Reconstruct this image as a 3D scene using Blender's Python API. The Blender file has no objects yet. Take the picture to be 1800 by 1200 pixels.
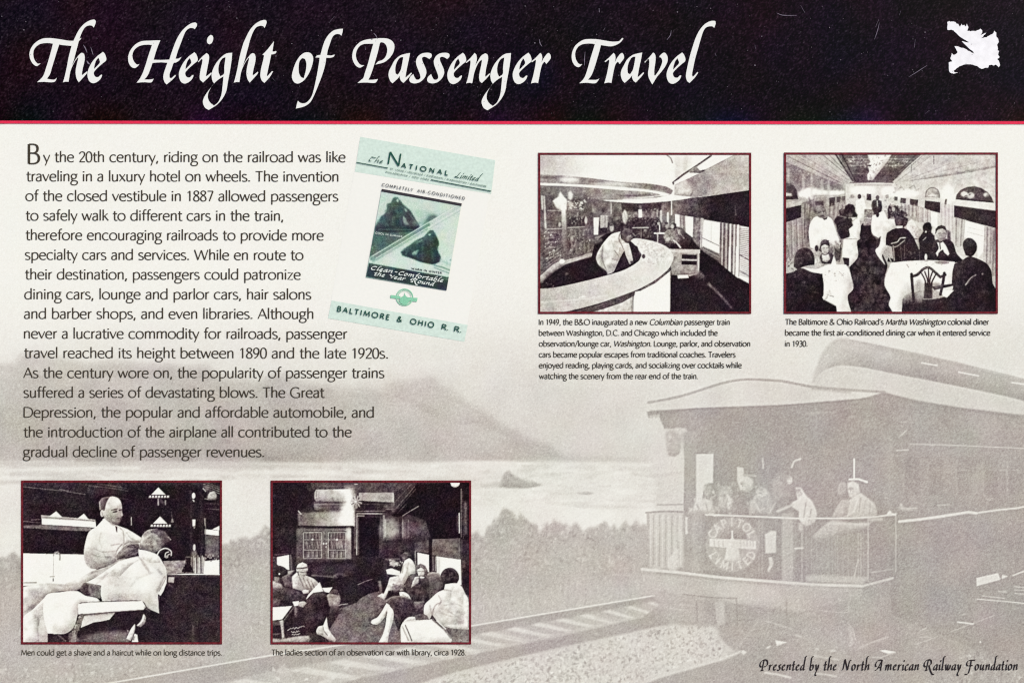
import bpy, math
import numpy as np
from mathutils import Matrix, Vector
from mathutils.geometry import tessellate_polygon

# ---------------------------------------------------------------- camera, sky, sun, exposure
SC = bpy.context.scene
COL = SC.collection
PANEL_TILT = math.radians(45)            # low wayside sign, its face tipped back towards the sky
DIST, LENS, CAM_TILT = 1.25, 50.0, math.radians(1.72)
PX = 0.0005                              # metres per printed unit (the sheet is 1880 x 1280 units)
CENTRE = Vector((0.0, 0.32, 0.0))        # middle of the view in the panel's own frame (x right, y up the face, z out)
PANEL = Matrix.Translation((0, 0, 0.75)) @ Matrix.Rotation(PANEL_TILT, 4, 'X')
EYE = CENTRE + Vector((0, -DIST * math.sin(CAM_TILT), DIST * math.cos(CAM_TILT)))
cd = bpy.data.cameras.new('camera'); cam = bpy.data.objects.new('camera', cd); COL.objects.link(cam)
cd.lens, cd.sensor_width, cd.sensor_fit, cd.clip_start, cd.clip_end = LENS, 36.0, 'HORIZONTAL', 0.05, 500.0
cam.matrix_world = PANEL @ Matrix.Translation(EYE) @ Matrix.Rotation(CAM_TILT, 4, 'X')
SC.camera = cam
SUN_EL, SUN_AZ = math.radians(55), math.radians(112)
w = bpy.data.worlds.new('World'); SC.world = w; w.use_nodes = True
nt = w.node_tree; nt.nodes.clear()
sky = nt.nodes.new('ShaderNodeTexSky'); sky.sky_type = 'NISHITA'; sky.sun_disc = False
sky.sun_elevation, sky.sun_rotation, sky.air_density, sky.dust_density, sky.ozone_density = SUN_EL, SUN_AZ, 1.0, 3.0, 1.0
bg = nt.nodes.new('ShaderNodeBackground'); bg.inputs['Strength'].default_value = 0.08
wo = nt.nodes.new('ShaderNodeOutputWorld')
nt.links.new(sky.outputs[0], bg.inputs[0]); nt.links.new(bg.outputs[0], wo.inputs[0])
sd = bpy.data.lights.new('sun', 'SUN'); sd.energy, sd.angle, sd.color = 1.5, math.radians(25), (1.0, 0.962, 0.885)
sun = bpy.data.objects.new('sun', sd); COL.objects.link(sun)
sun.rotation_euler = (Vector((math.sin(SUN_AZ) * math.cos(SUN_EL), math.cos(SUN_AZ) * math.cos(SUN_EL), math.sin(SUN_EL)))).to_track_quat('Z', 'Y').to_euler()
SC.cycles.pixel_filter_type, SC.cycles.filter_width = 'BLACKMAN_HARRIS', 1.2
vs = SC.view_settings
vs.view_transform, vs.look, vs.exposure, vs.gamma, vs.use_curve_mapping = 'Standard', 'None', 0.76, 1.0, False

LIGHT = np.array((1.125, 1.13, 1.165))     # what a white diffuse sheet returns under this sky, used to turn print tones into reflectances
# ---------------------------------------------------------------- print artwork (numpy painter)
def _smooth(pts, closed=True, n=6, corner=62.0):
    """Catmull-Rom through pts, keeping sharp corners sharp."""
    P = [np.array(p, float) for p in pts]
    N = len(P)
    if N < 3: return [tuple(p) for p in P]
    tan, shp = [], []
    for i in range(N):
        a = P[(i - 1) % N] if (closed or i > 0) else P[i]
        b = P[(i + 1) % N] if (closed or i < N - 1) else P[i]
        u, v = P[i] - a, b - P[i]
        lu, lv = np.hypot(*u), np.hypot(*v)
        s = False
        if lu > 1e-9 and lv > 1e-9:
            c = np.clip(np.dot(u, v) / (lu * lv), -1, 1)
            s = np.degrees(np.arccos(c)) > corner
        tan.append(((b - a) * .5, lu, lv)); shp.append(s)
    out = []
    for i in range(N if closed else N - 1):
        j = (i + 1) % N
        p0, p1 = P[i], P[j]
        L = np.hypot(*(p1 - p0))
        def tg(k):
            t, lu, lv = tan[k]
            if shp[k]: return p1 - p0
            d = np.hypot(*t)
            return t / d * L if d > 1e-9 else p1 - p0
        m0, m1 = tg(i), tg(j)
        for k in range(n):
            t = k / n
            h00 = 2*t**3 - 3*t*t + 1; h10 = t**3 - 2*t*t + t
            h01 = -2*t**3 + 3*t*t; h11 = t**3 - t*t
            out.append(tuple(h00*p0 + h10*m0*.9 + h01*p1 + h11*m1*.9))
    if not closed: out.append(tuple(P[-1]))
    return out

def _blur(a, s):
    if s < .25: return a
    r = int(np.ceil(s * 2.6))
    k = np.exp(-.5 * (np.arange(-r, r + 1) / s) ** 2); k /= k.sum()
    p = np.pad(a, ((r, r), (0, 0)), mode='edge')
    b = sum(k[i] * p[i:i + a.shape[0]] for i in range(2 * r + 1))
    p = np.pad(b, ((0, 0), (r, r)), mode='edge')
    return sum(k[i] * p[:, i:i + a.shape[1]] for i in range(2 * r + 1))

class Canvas:
    """Grey canvas in printed-sheet units; strokes are given in the units of the current window (ox, oy, s)."""
    def __init__(self, x0, y0, x1, y1, res, v=128.):
        self.x0, self.y0, self.res = x0, y0, res
        self.W = int(round((x1 - x0) * res)); self.H = int(round((y1 - y0) * res))
        self.a = np.full((self.H, self.W), float(v)); self.win(0, 0, 1)
        self.rng = np.random.default_rng(7); self.mod = 1.
    def win(self, ox, oy, s): self.ox, self.oy, self.s = ox, oy, s; return self
    def k(self): return self.res / self.s
    def T(self, pts):
        p = np.asarray(pts, float)
        return np.stack([(p[:, 0] / self.s + self.ox - self.x0) * self.res,
                         (p[:, 1] / self.s + self.oy - self.y0) * self.res], 1)
    def _mask(self, q, pad):
        xa = max(0, int(np.floor(q[:, 0].min())) - pad); xb = min(self.W, int(np.ceil(q[:, 0].max())) + pad + 1)
        ya = max(0, int(np.floor(q[:, 1].min())) - pad); yb = min(self.H, int(np.ceil(q[:, 1].max())) + pad + 1)
        if xa >= xb or ya >= yb: return None
        return xa, ya, xb, yb
    def _apply(self, bb, m, v, a):
        xa, ya, xb, yb = bb
        if isinstance(v, tuple):
            v0, v1, p0, p1 = v
            q = self.T([p0, p1]); d = q[1] - q[0]; L = max(d @ d, 1e-9)
            X = np.arange(xa, xb) + .5 - q[0, 0]; Y = np.arange(ya, yb) + .5 - q[0, 1]
            t = np.clip((X[None] * d[0] + Y[:, None] * d[1]) / L, 0, 1)
            v = v0 + (v1 - v0) * t
        r = self.a[ya:yb, xa:xb]
        self.a[ya:yb, xa:xb] = r + (v - r) * (m * a)
    def cover(self, q, pad):
        bb = self._mask(q, pad)
        if bb is None: return None, None
        xa, ya, xb, yb = bb
        w, h = xb - xa, yb - ya
        m = np.zeros((h, w)); S = 3
        X0 = q[:, 0] - xa; Y0 = q[:, 1] - ya
        X1 = np.roll(X0, -1); Y1 = np.roll(Y0, -1)
        dy = np.where(np.abs(Y1 - Y0) < 1e-9, 1e-9, Y1 - Y0)
        lo, hi = np.minimum(Y0, Y1), np.maximum(Y0, Y1)
        acc = np.zeros(w + 1)
        for r in range(max(0, int(lo.min())), min(h, int(hi.max()) + 1)):
            acc[:] = 0
            for k in range(S):
                y = r + (k + .5) / S
                e = (lo <= y) & (y < hi)
                xs = np.sort(X0[e] + (y - Y0[e]) / dy[e] * (X1[e] - X0[e]))
                for i in range(0, len(xs) - 1, 2):
                    a, b = max(0., xs[i]), min(float(w), xs[i + 1])
                    if b <= a: continue
                    ia, ib = int(a), int(b)
                    if ia == ib: acc[ia] += b - a
                    else:
                        acc[ia] += ia + 1 - a
                        acc[ia + 1:ib] += 1
                        if ib < w: acc[ib] += b - ib
            m[r] = acc[:w] / S
        return bb, np.clip(m, 0, 1)
    def poly(self, pts, v, a=1., blur=0., sm=False):
        if sm: pts = _smooth(pts, True, 6, 50.)
        b = blur * self.k()
        bb, m = self.cover(self.T(pts), int(b * 3) + 2)
        if bb is None: return
        n = m.sum()
        if sm and n > 25:                      # modelled form: tone turns away from the light, upper left
            r = max(.8, .13 * n ** .5); g = _blur(m, r); gy, gx = np.gradient(g)
            s = (gx * .55 + gy * .85) * r; v0 = v[0] if isinstance(v, tuple) else v
            up, dn = np.interp(v0, [0, 60, 140, 215, 245], [20, 42, 55, 30, 4]) * self.mod, np.interp(v0, [0, 40, 110, 200, 245], [6, 26, 62, 90, 74]) * self.mod
            self._apply(bb, _blur(m, b), v, a)
            xa, ya, xb, yb = bb; d = np.where(s > 0, s * up, s * dn) * 1.7
            t = _blur(self.rng.normal(size=m.shape), max(.6, r * .5)); d += t / max(t.std(), 1e-6) * .1 * dn
            self.a[ya:yb, xa:xb] += d * m * a
            return
        self._apply(bb, _blur(m, b), v, a)
    def F(self, pts, v, a=1., blur=0.): self.poly(_smooth(pts, True, 6, 50.), v, a, blur)
    def S(self, pts, v, a=1., blur=0.): self.poly(pts, v, a, blur, True)
    def line(self, pts, v, w, a=1., blur=0., sm=False):
        if sm: pts = _smooth(pts, False)
        q = self.T(pts); hw = max(w * self.k() * .5, .01); b = blur * self.k()
        bb = self._mask(q, int(hw + b * 3) + 2)
        if bb is None: return
        xa, ya, xb, yb = bb
        X, Y = np.meshgrid(np.arange(xa, xb) + .5, np.arange(ya, yb) + .5)
        d = np.full(X.shape, 1e9)
        for i in range(len(q) - 1):
            p, e = q[i], q[i + 1] - q[i]; L = max(e @ e, 1e-9)
            t = np.clip(((X - p[0]) * e[0] + (Y - p[1]) * e[1]) / L, 0, 1)
            d = np.minimum(d, np.hypot(X - p[0] - t * e[0], Y - p[1] - t * e[1]))
        m = np.clip(hw + .5 - d, 0, 1) * min(1., hw * 2)
        self._apply(bb, _blur(m, b), v, a)
    def ell(self, cx, cy, rx, ry, v, a=1., blur=0., rot=0.):
        t = np.linspace(0, 2 * np.pi, 28, endpoint=False); c, s = np.cos(rot), np.sin(rot)
        x, y = rx * np.cos(t), ry * np.sin(t)
        self.poly(np.stack([cx + x * c - y * s, cy + x * s + y * c], 1), v, a, blur)
    def spk(self, pts, v0, v1, n, r0, r1, a=.8, asp=1., rot=0.):
        """n irregular blobs scattered inside a polygon"""
        q = self.T(pts); bb, m = self.cover(q, 1)
        if bb is None: return
        xa, ya, xb, yb = bb
        ys, xs = np.nonzero(m > .5)
        if not len(xs): return
        for i in self.rng.integers(0, len(xs), n):
            x = (xs[i] + xa) / self.res + self.x0; y = (ys[i] + ya) / self.res + self.y0
            X, Y = (x - self.ox) * self.s, (y - self.oy) * self.s
            r = self.rng.uniform(r0, r1)
            k = self.rng.integers(3, 6); t = np.sort(self.rng.uniform(0, 6.283, k)); d = r * self.rng.uniform(.5, 1.5, k)
            self.poly(np.stack([X + d * np.cos(t) * (1 / asp) ** .5, Y + d * np.sin(t) * asp ** .5], 1),
                      self.rng.uniform(v0, v1), a, r * .12)
    def tex(self, pts, amp, scale, sm=False, asp=1.):
        """soft cloudy tone variation inside a polygon"""
        if sm: pts = _smooth(pts)
        bb, m = self.cover(self.T(pts), 2)
        if bb is None: return
        xa, ya, xb, yb = bb
        n = self.rng.normal(size=m.shape); s = max(.3, scale * self.k())
        n = _blur(n, s) if asp == 1 else _blur1(n, s * asp, s)
        n /= max(n.std(), 1e-6)
        self.a[ya:yb, xa:xb] += n * amp * m
def _blur1(a, sx, sy):
    def f(a, s):
        r = int(np.ceil(s * 2.6)); k = np.exp(-.5 * (np.arange(-r, r + 1) / s) ** 2); k /= k.sum()
        p = np.pad(a, ((0, 0), (r, r)), mode='edge')
        return sum(k[i] * p[:, i:i + a.shape[1]] for i in range(2 * r + 1))
    return f(f(a, sx).T, sy).T

INK = (np.array([0, 30, 80, 130, 180, 220, 244, 255.]),
       np.array([[5, 0, 5], [33, 21, 29], [88, 75, 77], [136, 125, 122], [184, 177, 169], [221, 217, 208],
                 [244, 243, 235], [252, 252, 247.]]))
GREEN = (np.array([0, 50, 110, 170, 215, 245.]),
         np.array([[28, 32, 36], [48, 58, 62], [95, 120, 112], [150, 182, 165], [206, 222, 210], [240, 246, 238.]]))
def tint(a, lut): return np.stack([np.interp(a, lut[0], lut[1][:, c]) for c in range(3)], 2)
def grain(a, seed, lut, amp, blot, g=.55, bs=9):
    """ink grain plus the weak pink/green/blue mottling of the print, returned as sRGB 0..255"""
    r = np.random.default_rng(seed)
    n = _blur(r.normal(size=a.shape), g); n /= n.std()
    w = np.interp(a, [0, 25, 60, 130, 190, 225, 245], [.75, 1., 1.25, 1.3, 1., .5, .22])
    c = tint(np.clip(a + n * amp * w, 0, 255), lut)
    if blot:
        for ch in range(3):
            b = r.normal(size=(a.shape[0] // bs + 3, a.shape[1] // bs + 3)); b = _blur(b, .7); b /= b.std()
            b = np.repeat(np.repeat(b, bs, 0), bs, 1)[:a.shape[0], :a.shape[1]]
            c[..., ch] += _blur(b, bs * .3) * blot * w
    return np.clip(c, 0, 255)
def photo_finish(c, seed, amp=11, blot=1.8):
    """contrast, uneven development, edge sharpening and print grain of the old photographs"""
    r = np.random.default_rng(seed)
    a = np.interp(_blur(c.a, .4), [0, 28, 60, 100, 150, 200, 230, 255], [10, 30, 68, 112, 164, 213, 242, 252])
    m = np.interp(a, [0, 25, 55, 95, 180, 225, 246], [.04, .14, .45, .85, .8, .25, .04])
    for s, k in ((.8, 6.), (1.6, 7.), (3.5, 6.), (9, 5.)):
        n = _blur(r.normal(size=a.shape), s); a = a + n / n.std() * k * m
    a = a + .25 * (a - _blur(a, 1.6)) + .12 * (a - _blur(a, 9))
    return grain(np.clip(a, 3, 247), seed + 50, INK, amp, blot, .5, 8)
# ---------------------------------------------------------------- letterforms (pen skeletons, x-height 100, y up)
BOWL_B = 'M18,70 C26,89 38,99 52,99 C76,99 89,77 89,50 C89,21 72,1 48,1 C35,1 24,4 18,8'
BOWL_D = 'M84,89 C76,96 65,99 54,99 C28,99 10,78 10,48 C10,20 24,1 46,1 C62,1 77,13 84,31'
SRC = {
'a': (82, 'M13,85 C22,94 32,99 42,99 C60,99 65,88 65,72 L65,1|M65,60 C38,60 11,52 11,26 C11,10 23,1 35,1 C50,1 60,11 65,25'),
'b': (99, 'M18,153 L18,3|' + BOWL_B), 'c': (86, 'M79,87 C70,95 60,99 50,99 C26,99 10,78 10,50 C10,22 26,1 50,1 C62,1 72,5 80,12'),
'd': (102, 'M84,153 L84,0|' + BOWL_D), 'e': (90, 'M11,55 L81,55 C81,84 66,99 48,99 C26,99 10,78 10,50 C10,20 28,1 52,1 C64,1 74,5 82,12'),
'f': (54, 'M60,149 C38,158 27,143 27,116 L27,0|M5,96 L54,96'),
'g': (90, 'M42,99 C60,99 71,86 71,68 C71,50 60,36 42,36 C24,36 13,50 13,68 C13,86 24,99 42,99|M62,92 C70,96 78,97 88,97|M28,39 C14,30 14,15 34,11 C58,6 85,8 85,-18 C85,-42 64,-52 44,-52 C22,-52 7,-43 7,-27 C7,-11 20,1 34,10'),
'h': (92, 'M18,153 L18,0|M18,66 C26,88 38,99 52,99 C70,99 74,86 74,66 L74,0'), 'i': (36, 'M18,98 L18,0|*1.2 M18,122 L18,138'),
'j': (36, 'M18,98 L18,-22 C18,-40 8,-47 -4,-49|*1.2 M18,122 L18,138'), 'k': (80, 'M18,153 L18,0|*.8 M70,98 L19,46|M34,61 L80,0'), 'l': (36, 'M18,153 L18,0'),
'm': (142, 'M18,98 L18,0|M18,66 C26,88 36,99 48,99 C66,99 71,86 71,66 L71,0|M71,66 C79,88 90,99 102,99 C120,99 125,86 125,66 L125,0'),
'n': (92, 'M18,98 L18,0|M18,66 C26,88 38,99 52,99 C70,99 74,86 74,66 L74,0'),
'o': (104, 'M52,99 C78,99 94,78 94,50 C94,22 78,1 52,1 C26,1 10,22 10,50 C10,78 26,99 52,99'),
'p': (99, 'M18,98 L18,-48|' + BOWL_B), 'q': (102, 'M84,98 L84,-48|' + BOWL_D), 'r': (57, 'M18,98 L18,0|M18,64 C26,86 36,99 56,97'),
's': (72, 'M60,89 C50,97 42,99 34,99 C20,99 11,90 11,78 C11,62 26,56 37,50 C52,43 63,38 63,24 C63,9 50,1 35,1 C25,1 15,4 8,10'),
't': (56, 'M25,130 L25,28 C25,8 33,1 45,1 C50,1 54,3 58,6|M4,96 L56,96'), 'u': (92, 'M17,98 L17,34 C17,12 24,1 40,1 C54,1 66,12 74,31|M74,98 L74,0'),
'v': (82, 'M5,98 L42,2|*.75 M42,2 L78,98'), 'w': (124, 'M5,98 L36,2|*.75 M36,2 L62,94|M62,94 L90,2|*.75 M90,2 L119,98'),
'x': (82, 'M8,98 L76,0|*.75 M74,98 L8,0'), 'y': (83, 'M5,98 L43,6|*.8 M79,98 L27,-49'), 'z': (78, 'M10,96 L68,96 L10,2 L72,2'),
'A': (112, '*.78 M5,0 L57,140|M57,140 L108,0|M25,48 L90,48'), 'B': (100, 'M18,140 L18,0|M18,139 L46,139 C70,139 80,126 80,108 C80,88 66,76 44,76 L18,76|M44,76 C74,76 90,62 90,38 C90,12 70,1 46,1 L18,1'),
'C': (120, 'M112,122 C98,136 84,141 70,141 C34,141 10,112 10,70 C10,26 36,-1 72,-1 C88,-1 102,4 114,14'), 'D': (128, 'M18,140 L18,0|M18,139 L50,139 C94,139 118,112 118,70 C118,28 92,1 48,1 L18,1'),
'E': (86, 'M18,140 L18,0|M18,138 L76,138|M18,74 L70,74|M18,2 L78,2'), 'F': (82, 'M18,140 L18,0|M18,138 L74,138|M18,74 L68,74'),
'G': (132, 'M114,122 C98,136 84,141 72,141 C34,141 10,112 10,70 C10,26 38,-1 76,-1 C92,-1 106,4 116,10 L116,62|M84,62 L116,62'),
'H': (126, 'M18,140 L18,0|M108,140 L108,0|M18,74 L108,74'), 'I': (36, 'M18,140 L18,0'), 'J': (60, 'M42,140 L42,30 C42,6 28,-2 6,2'), 'K': (100, 'M18,140 L18,0|*.8 M88,140 L20,70|M38,84 L98,0'), 'L': (80, 'M18,140 L18,0|M18,2 L78,2'),
'M': (150, '*.85 M12,0 L26,140|M26,140 L76,16|*.85 M76,16 L124,140|M124,140 L138,0'), 'N': (126, '*.85 M18,0 L18,140|M18,140 L108,0|*.85 M108,0 L108,140'),
'O': (152, 'M76,141 C116,141 142,112 142,70 C142,28 116,-1 76,-1 C36,-1 10,28 10,70 C10,112 36,141 76,141'), 'P': (92, 'M18,140 L18,0|M18,139 L48,139 C74,139 86,124 86,102 C86,78 70,62 46,62 L18,62'),
'R': (102, 'M18,140 L18,0|M18,139 L48,139 C74,139 86,126 86,106 C86,84 70,70 46,70 L18,70|M46,70 L98,0'),
'S': (86, 'M74,124 C64,136 54,141 42,141 C24,141 12,128 12,110 C12,88 30,80 46,72 C64,62 76,54 76,36 C76,12 60,-1 40,-1 C26,-1 16,4 8,12'), 'T': (96, 'M4,138 L92,138|M48,138 L48,0'),
'U': (118, 'M16,140 L16,50 C16,16 34,-1 58,-1 C84,-1 102,16 102,50 L102,140'), 'V': (108, 'M4,140 L54,0|*.8 M54,0 L104,140'), 'W': (172, 'M5,140 L46,0|*.78 M46,0 L86,134|M86,134 L126,0|*.78 M126,0 L166,140'), 'Y': (98, 'M4,140 L50,66|*.8 M94,140 L50,66|M50,66 L50,0'),
'Z': (96, 'M8,138 L86,138 L8,2 L90,2'), '&': (130, 'M112,60 C100,24 76,-1 48,-1 C24,-1 10,14 10,36 C10,64 36,74 54,84 C70,94 78,102 78,116 C78,132 68,141 56,141 C44,141 34,132 34,116 C34,96 60,66 118,0'),
'0': (83, 'M41,141 C66,141 74,108 74,70 C74,32 66,-1 41,-1 C16,-1 8,32 8,70 C8,108 16,141 41,141'), '1': (83, '*.8 M20,114 L46,140|M46,140 L46,0'), '2': (83, 'M11,112 C17,132 30,141 43,141 C62,141 72,128 72,110 C72,82 40,46 9,2 L77,2'),
'3': (83, 'M14,124 C22,136 32,141 42,141 C58,141 68,130 68,112 C68,92 56,78 34,76|M34,76 C60,76 74,62 74,40 C74,14 56,-1 36,-1 C26,-1 16,2 8,9'), '4': (83, '*.8 M58,140 L6,46|M6,44 L80,44|M58,140 L58,0'),
'7': (83, 'M9,138 L74,138|M74,138 L30,0'), '8': (83, 'M41,141 C58,141 68,128 68,110 C68,88 14,76 10,36 C8,12 24,-1 41,-1 C58,-1 74,12 72,36 C68,76 14,88 14,110 C14,128 24,141 41,141'),
'9': (83, 'M70,98 C70,124 58,141 40,141 C22,141 10,124 10,98 C10,72 22,58 40,58 C56,58 68,74 70,98 C70,54 50,14 18,-1'),
'.': (40, '*1.3 M19,-1 L19,15'), ',': (40, '*1.15 M23,14 L11,-24'), '-': (52, 'M8,46 L44,46'), "'": (30, 'M18,146 L12,112'), '/': (70, '*.8 M2,-22 L68,150'), ' ': (52, ''),
}
def parse(d, n=7):
    out = []
    for part in d.split('|'):
        if not part: continue
        w = 1.
        if part[0] == '*': a, part = part[1:].split(' ', 1); w = float(a)
        tok = part.replace(',', ' ').replace('M', ' M ').replace('L', ' L ').replace('C', ' C ').split()
        pts, i, cmd = [], 0, ''
        while i < len(tok):
            if tok[i] in 'MLC': cmd = tok[i]; i += 1
            if cmd in 'ML': pts.append((float(tok[i]), float(tok[i+1]))); i += 2
            else:
                p0 = np.array(pts[-1]); a, b, c = [np.array((float(tok[i+2*k]), float(tok[i+2*k+1]))) for k in range(3)]; i += 6
                for k in range(1, n + 1):
                    t = k / n; pts.append(tuple(p0*(1-t)**3 + 3*a*t*(1-t)**2 + 3*b*t*t*(1-t) + c*t**3))
        out.append((w, pts))
    return out
GLY = {k: (v[0], parse(v[1])) for k, v in SRC.items()}
def ribbon(pts, hx, hy, nib=None):
    """quad strip along pts; half width follows the stroke direction (hx across verticals, hy across horizontals)
    or a flat nib (length, angle, hairline)"""
    p = np.asarray(pts, float); n = len(p)
    d = np.zeros_like(p); d[1:-1] = p[2:] - p[:-2]; d[0] = p[1] - p[0]; d[-1] = p[-1] - p[-2]
    if np.hypot(*(p[0] - p[-1])) < 1e-6 and n > 3: d[0] = d[-1] = p[1] - p[-2]
    d /= np.maximum(np.hypot(d[:, 0], d[:, 1]), 1e-9)[:, None]
    nn = np.stack([-d[:, 1], d[:, 0]], 1)
    if nib is None:
        h = np.hypot(hx * nn[:, 0], hy * nn[:, 1])[:, None] * nn
    else:
        L, a, hair = nib; v = np.array([np.cos(a), np.sin(a)]) * L * .5
        s = np.sign(nn @ v); s[s == 0] = 1
        h = v[None] * s[:, None] + nn * hair
    return p + h, p - h
def layout(text, space=52, track=0.):
    """[(glyph, x)] and total width"""
    x, out = 0., []
    for ch in text:
        w, st = GLY[ch]
        if ch == ' ': w = space
        out.append((ch, x)); x += w + track
    return out, x - track
def art_barber():
    c = Canvas(37.5, 844.5, 390, 1131, 1., 30).win(30, 838, 4); P, S, L, E = c.poly, c.S, c.line, c.ell
    P([(40,30),(1430,30),(1430,100),(780,130),(500,125),(40,60)], 44, 1, 8)
    P([(40,60),(480,128),(560,330),(40,340)], 35)
    P([(740,60),(1330,60),(1330,560),(1000,560),(760,350)], 29, 1, 10)
    L([(45,68),(330,98),(480,122)], 88, 5); L([(300,86),(360,98)], 125, 5)
    L([(480,52),(640,75),(780,98)], 75, 4); L([(560,45),(770,78)], 85, 6, 1, 2); L([(500,62),(760,88)], 78, 4); L([(640,140),(780,155)], 58, 6)
    L([(45,310),(170,322)], 78, 5); L([(100,300),(170,296)], 110, 5, .7)
    P([(172,285),(552,312),(556,356),(400,346),(175,333)], 226)
    P([(168,266),(550,298),(552,313),(170,290)], 165); L([(172,280),(550,308)], 105, 4, .8)
    P([(222,278),(275,240),(320,284)], 218); P([(425,290),(470,256),(506,300)], 220)
    P([(45,340),(172,334),(400,348),(555,360),(500,380),(300,372),(45,356)], (92, 118, (45,340), (500,360)), 1, 3)
    P([(45,358),(300,374),(520,384),(480,545),(45,540)], 31)
    P([(42,535),(475,545),(485,600),(560,650),(520,692),(430,732),(330,765),(42,765)], 236)
    P([(300,546),(475,546),(485,620),(560,650),(470,690),(330,712)], 240, .8, 8)
    L([(254,730),(257,555)], 186, 4); L([(256,552),(266,530),(286,524),(300,545),(301,580)], 120, 9, 1, 1, True)
    L([(262,545),(275,530),(292,536)], 225, 4); L([(232,700),(262,698)], 140, 5); L([(254,715),(254,728)], 90, 8)
    L([(45,742),(135,741)], 150, 9); L([(45,757),(130,752)], 225, 12); P([(45,770),(110,766),(80,790),(45,795)], 105, 1, 2)
    # far right shelf, mirror pillar, bottles
    P([(1325,408),(1420,412),(1420,570),(1325,560)], 92, 1, 5)
    P([(1320,366),(1420,375),(1420,412),(1320,402)], 226); P([(1370,368),(1422,342),(1422,374)], 214)
    L([(1325,290),(1327,440)], 110, 5); L([(1318,290),(1322,340)], 150, 6); L([(1225,100),(1222,560)], 46, 12, 1, 5); L([(1300,120),(1300,540)], 45, 18, 1, 8)
    E(1241,131,12,21,232); P([(1230,155),(1243,160),(1250,175),(1240,172)], 190); P([(1232,298),(1254,298),(1252,345),(1234,345)], 230)
    P([(1238,350),(1252,352),(1246,362)], 160); E(1246,495,10,24,200,1,2); P([(1232,520),(1262,520),(1270,560),(1226,560)], 110,1,4)
    for y in (42, 55, 70, 85): L([(1310,y-4),(1350,y+2),(1425,y+32)], 118 + (y % 3) * 20, 4, .8)
    S([(1342,128),(1355,105),(1385,100),(1402,125),(1402,155),(1360,160),(1338,152)], 178, 1, 3); L([(1308,80),(1326,100)], 190, 6); L([(1320,152),(1350,158)], 160, 5)
    S([(1320,60),(1360,70),(1345,110),(1325,100)], 110, .8, 5); L([(1330,222),(1420,228)], 75, 5); L([(1330,185),(1420,190)], 60, 10, .8, 4)
    L([(803,284),(804,336)], 165, 6, 1, 1); P([(1082,318),(1092,275),(1102,318)], 140, 1, 2); L([(1085,240),(1090,290)], 70, 5)
    for ox, oy in ((993, 72), (1005, 276)):
        P([(ox-50,oy+52),(ox,oy),(ox+52,oy+52)], 232); L([(ox-62,oy+55),(ox+66,oy+57)], 60, 4)
        for k in range(7):
            x = ox - 64 + k * 21; P([(x,oy+59),(x+13,oy+58),(x+14,oy+72),(x-3,oy+73)], 220)
        L([(ox-72,oy+76),(ox+78,oy+76)], 52, 5)
    L([(992,152),(993,196)], 165, 9, 1, 2); L([(1043,166),(1043,192)], 165, 9, 1, 2); L([(1008,158),(1030,190)], 75, 18, .7, 4)
    P([(1028,590),(1185,585),(1172,672),(1056,682)], 148); c.tex([(1028,590),(1185,585),(1172,672),(1056,682)], 14, 6)
    P([(1185,560),(1325,560),(1320,680),(1180,680)], 112, 1, 3)
    for k in range(9): L([(1232+k*10,540+(k%3)*14),(1234+k*10,672)], (70, 170, 210)[k % 3], 8, .8, 1)
    P([(1318,590),(1422,580),(1422,682),(1312,682)], 232); c.spk([(1322,545),(1422,540),(1422,590),(1322,596)], 60, 235, 40, 5, 10)
    P([(1155,668),(1168,640),(1190,610),(1186,565),(1222,565),(1220,610),(1240,660),(1245,670)], 32); c.spk([(1165,600),(1245,600),(1245,665),(1165,665)], 30, 150, 14, 4, 7)
    P([(1050,688),(1430,692),(1430,1165),(1010,1165),(1040,860)], 40); L([(1060,684),(1200,682),(1422,684)], (150, 240, (1060,684), (1200,684)), 8)
    L([(1060,700),(1422,696)], 75, 8, .7, 3); P([(1064,704),(1106,704),(1102,742),(1062,738)], (185, 150, (1064,704), (1064,742)), 1, 1); L([(1060,750),(1090,770)], 85, 10, .7, 3)
    L([(1040,1080),(1040,1158)], 72, 9, .8, 4); L([(1237,1040),(1236,1158)], 72, 10, .8, 4); L([(1237,1040),(1270,1010)], 60, 8, .6, 4)
    # barber
    body = [(604,298),(560,345),(505,385),(482,450),(470,530),(480,600),(520,642),(575,640),(650,618),(705,590),(760,570),(850,520),(892,445),(825,402),(780,368),(720,345),(680,330),(640,315)]
    S(body, (232, 196, (590,380), (545,620)))
    S([(470,500),(474,560),(490,615),(525,643),(600,635),(690,598),(698,535),(620,545),(545,515)], 172, .6, 9)
    S([(720,350),(790,375),(850,410),(892,440),(880,455),(835,462),(790,458),(755,472)], 222); L([(760,470),(800,455),(880,456)], 120, 7, .8, 2, True)
    E(640,450,80,65,226,.9,18); E(565,420,40,50,222,.8,14)
    for q, v in (([(540,500),(600,525),(690,520)],140), ([(520,540),(580,560),(660,560)],135), ([(500,575),(560,600)],135), ([(745,380),(752,470),(735,530)],120),
                 ([(770,390),(800,430),(850,450)],160), ([(660,480),(720,470),(745,480)],150), ([(590,390),(580,450),(600,500)],196), ([(610,540),(640,580),(690,585)],128)): L(q, v, 7, .7, 3, True)
    S([(690,530),(735,492),(730,545),(702,588)], 212, .8, 3); L([(738,470),(700,520),(694,585)], 128, 7, .8, 2, True)
    P([(600,296),(620,286),(705,338),(705,352),(640,330)], 228); P([(690,342),(706,348),(704,390),(698,385)], 72, 1, 1); L([(712,350),(740,372)], 150, 6, .8, 2)
    S([(625,152),(660,136),(700,142),(728,170),(738,212),(736,262),(722,312),(700,340),(665,325),(625,300),(606,270),(600,222),(612,182)], (212, 165, (650,150), (690,320)))
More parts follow.
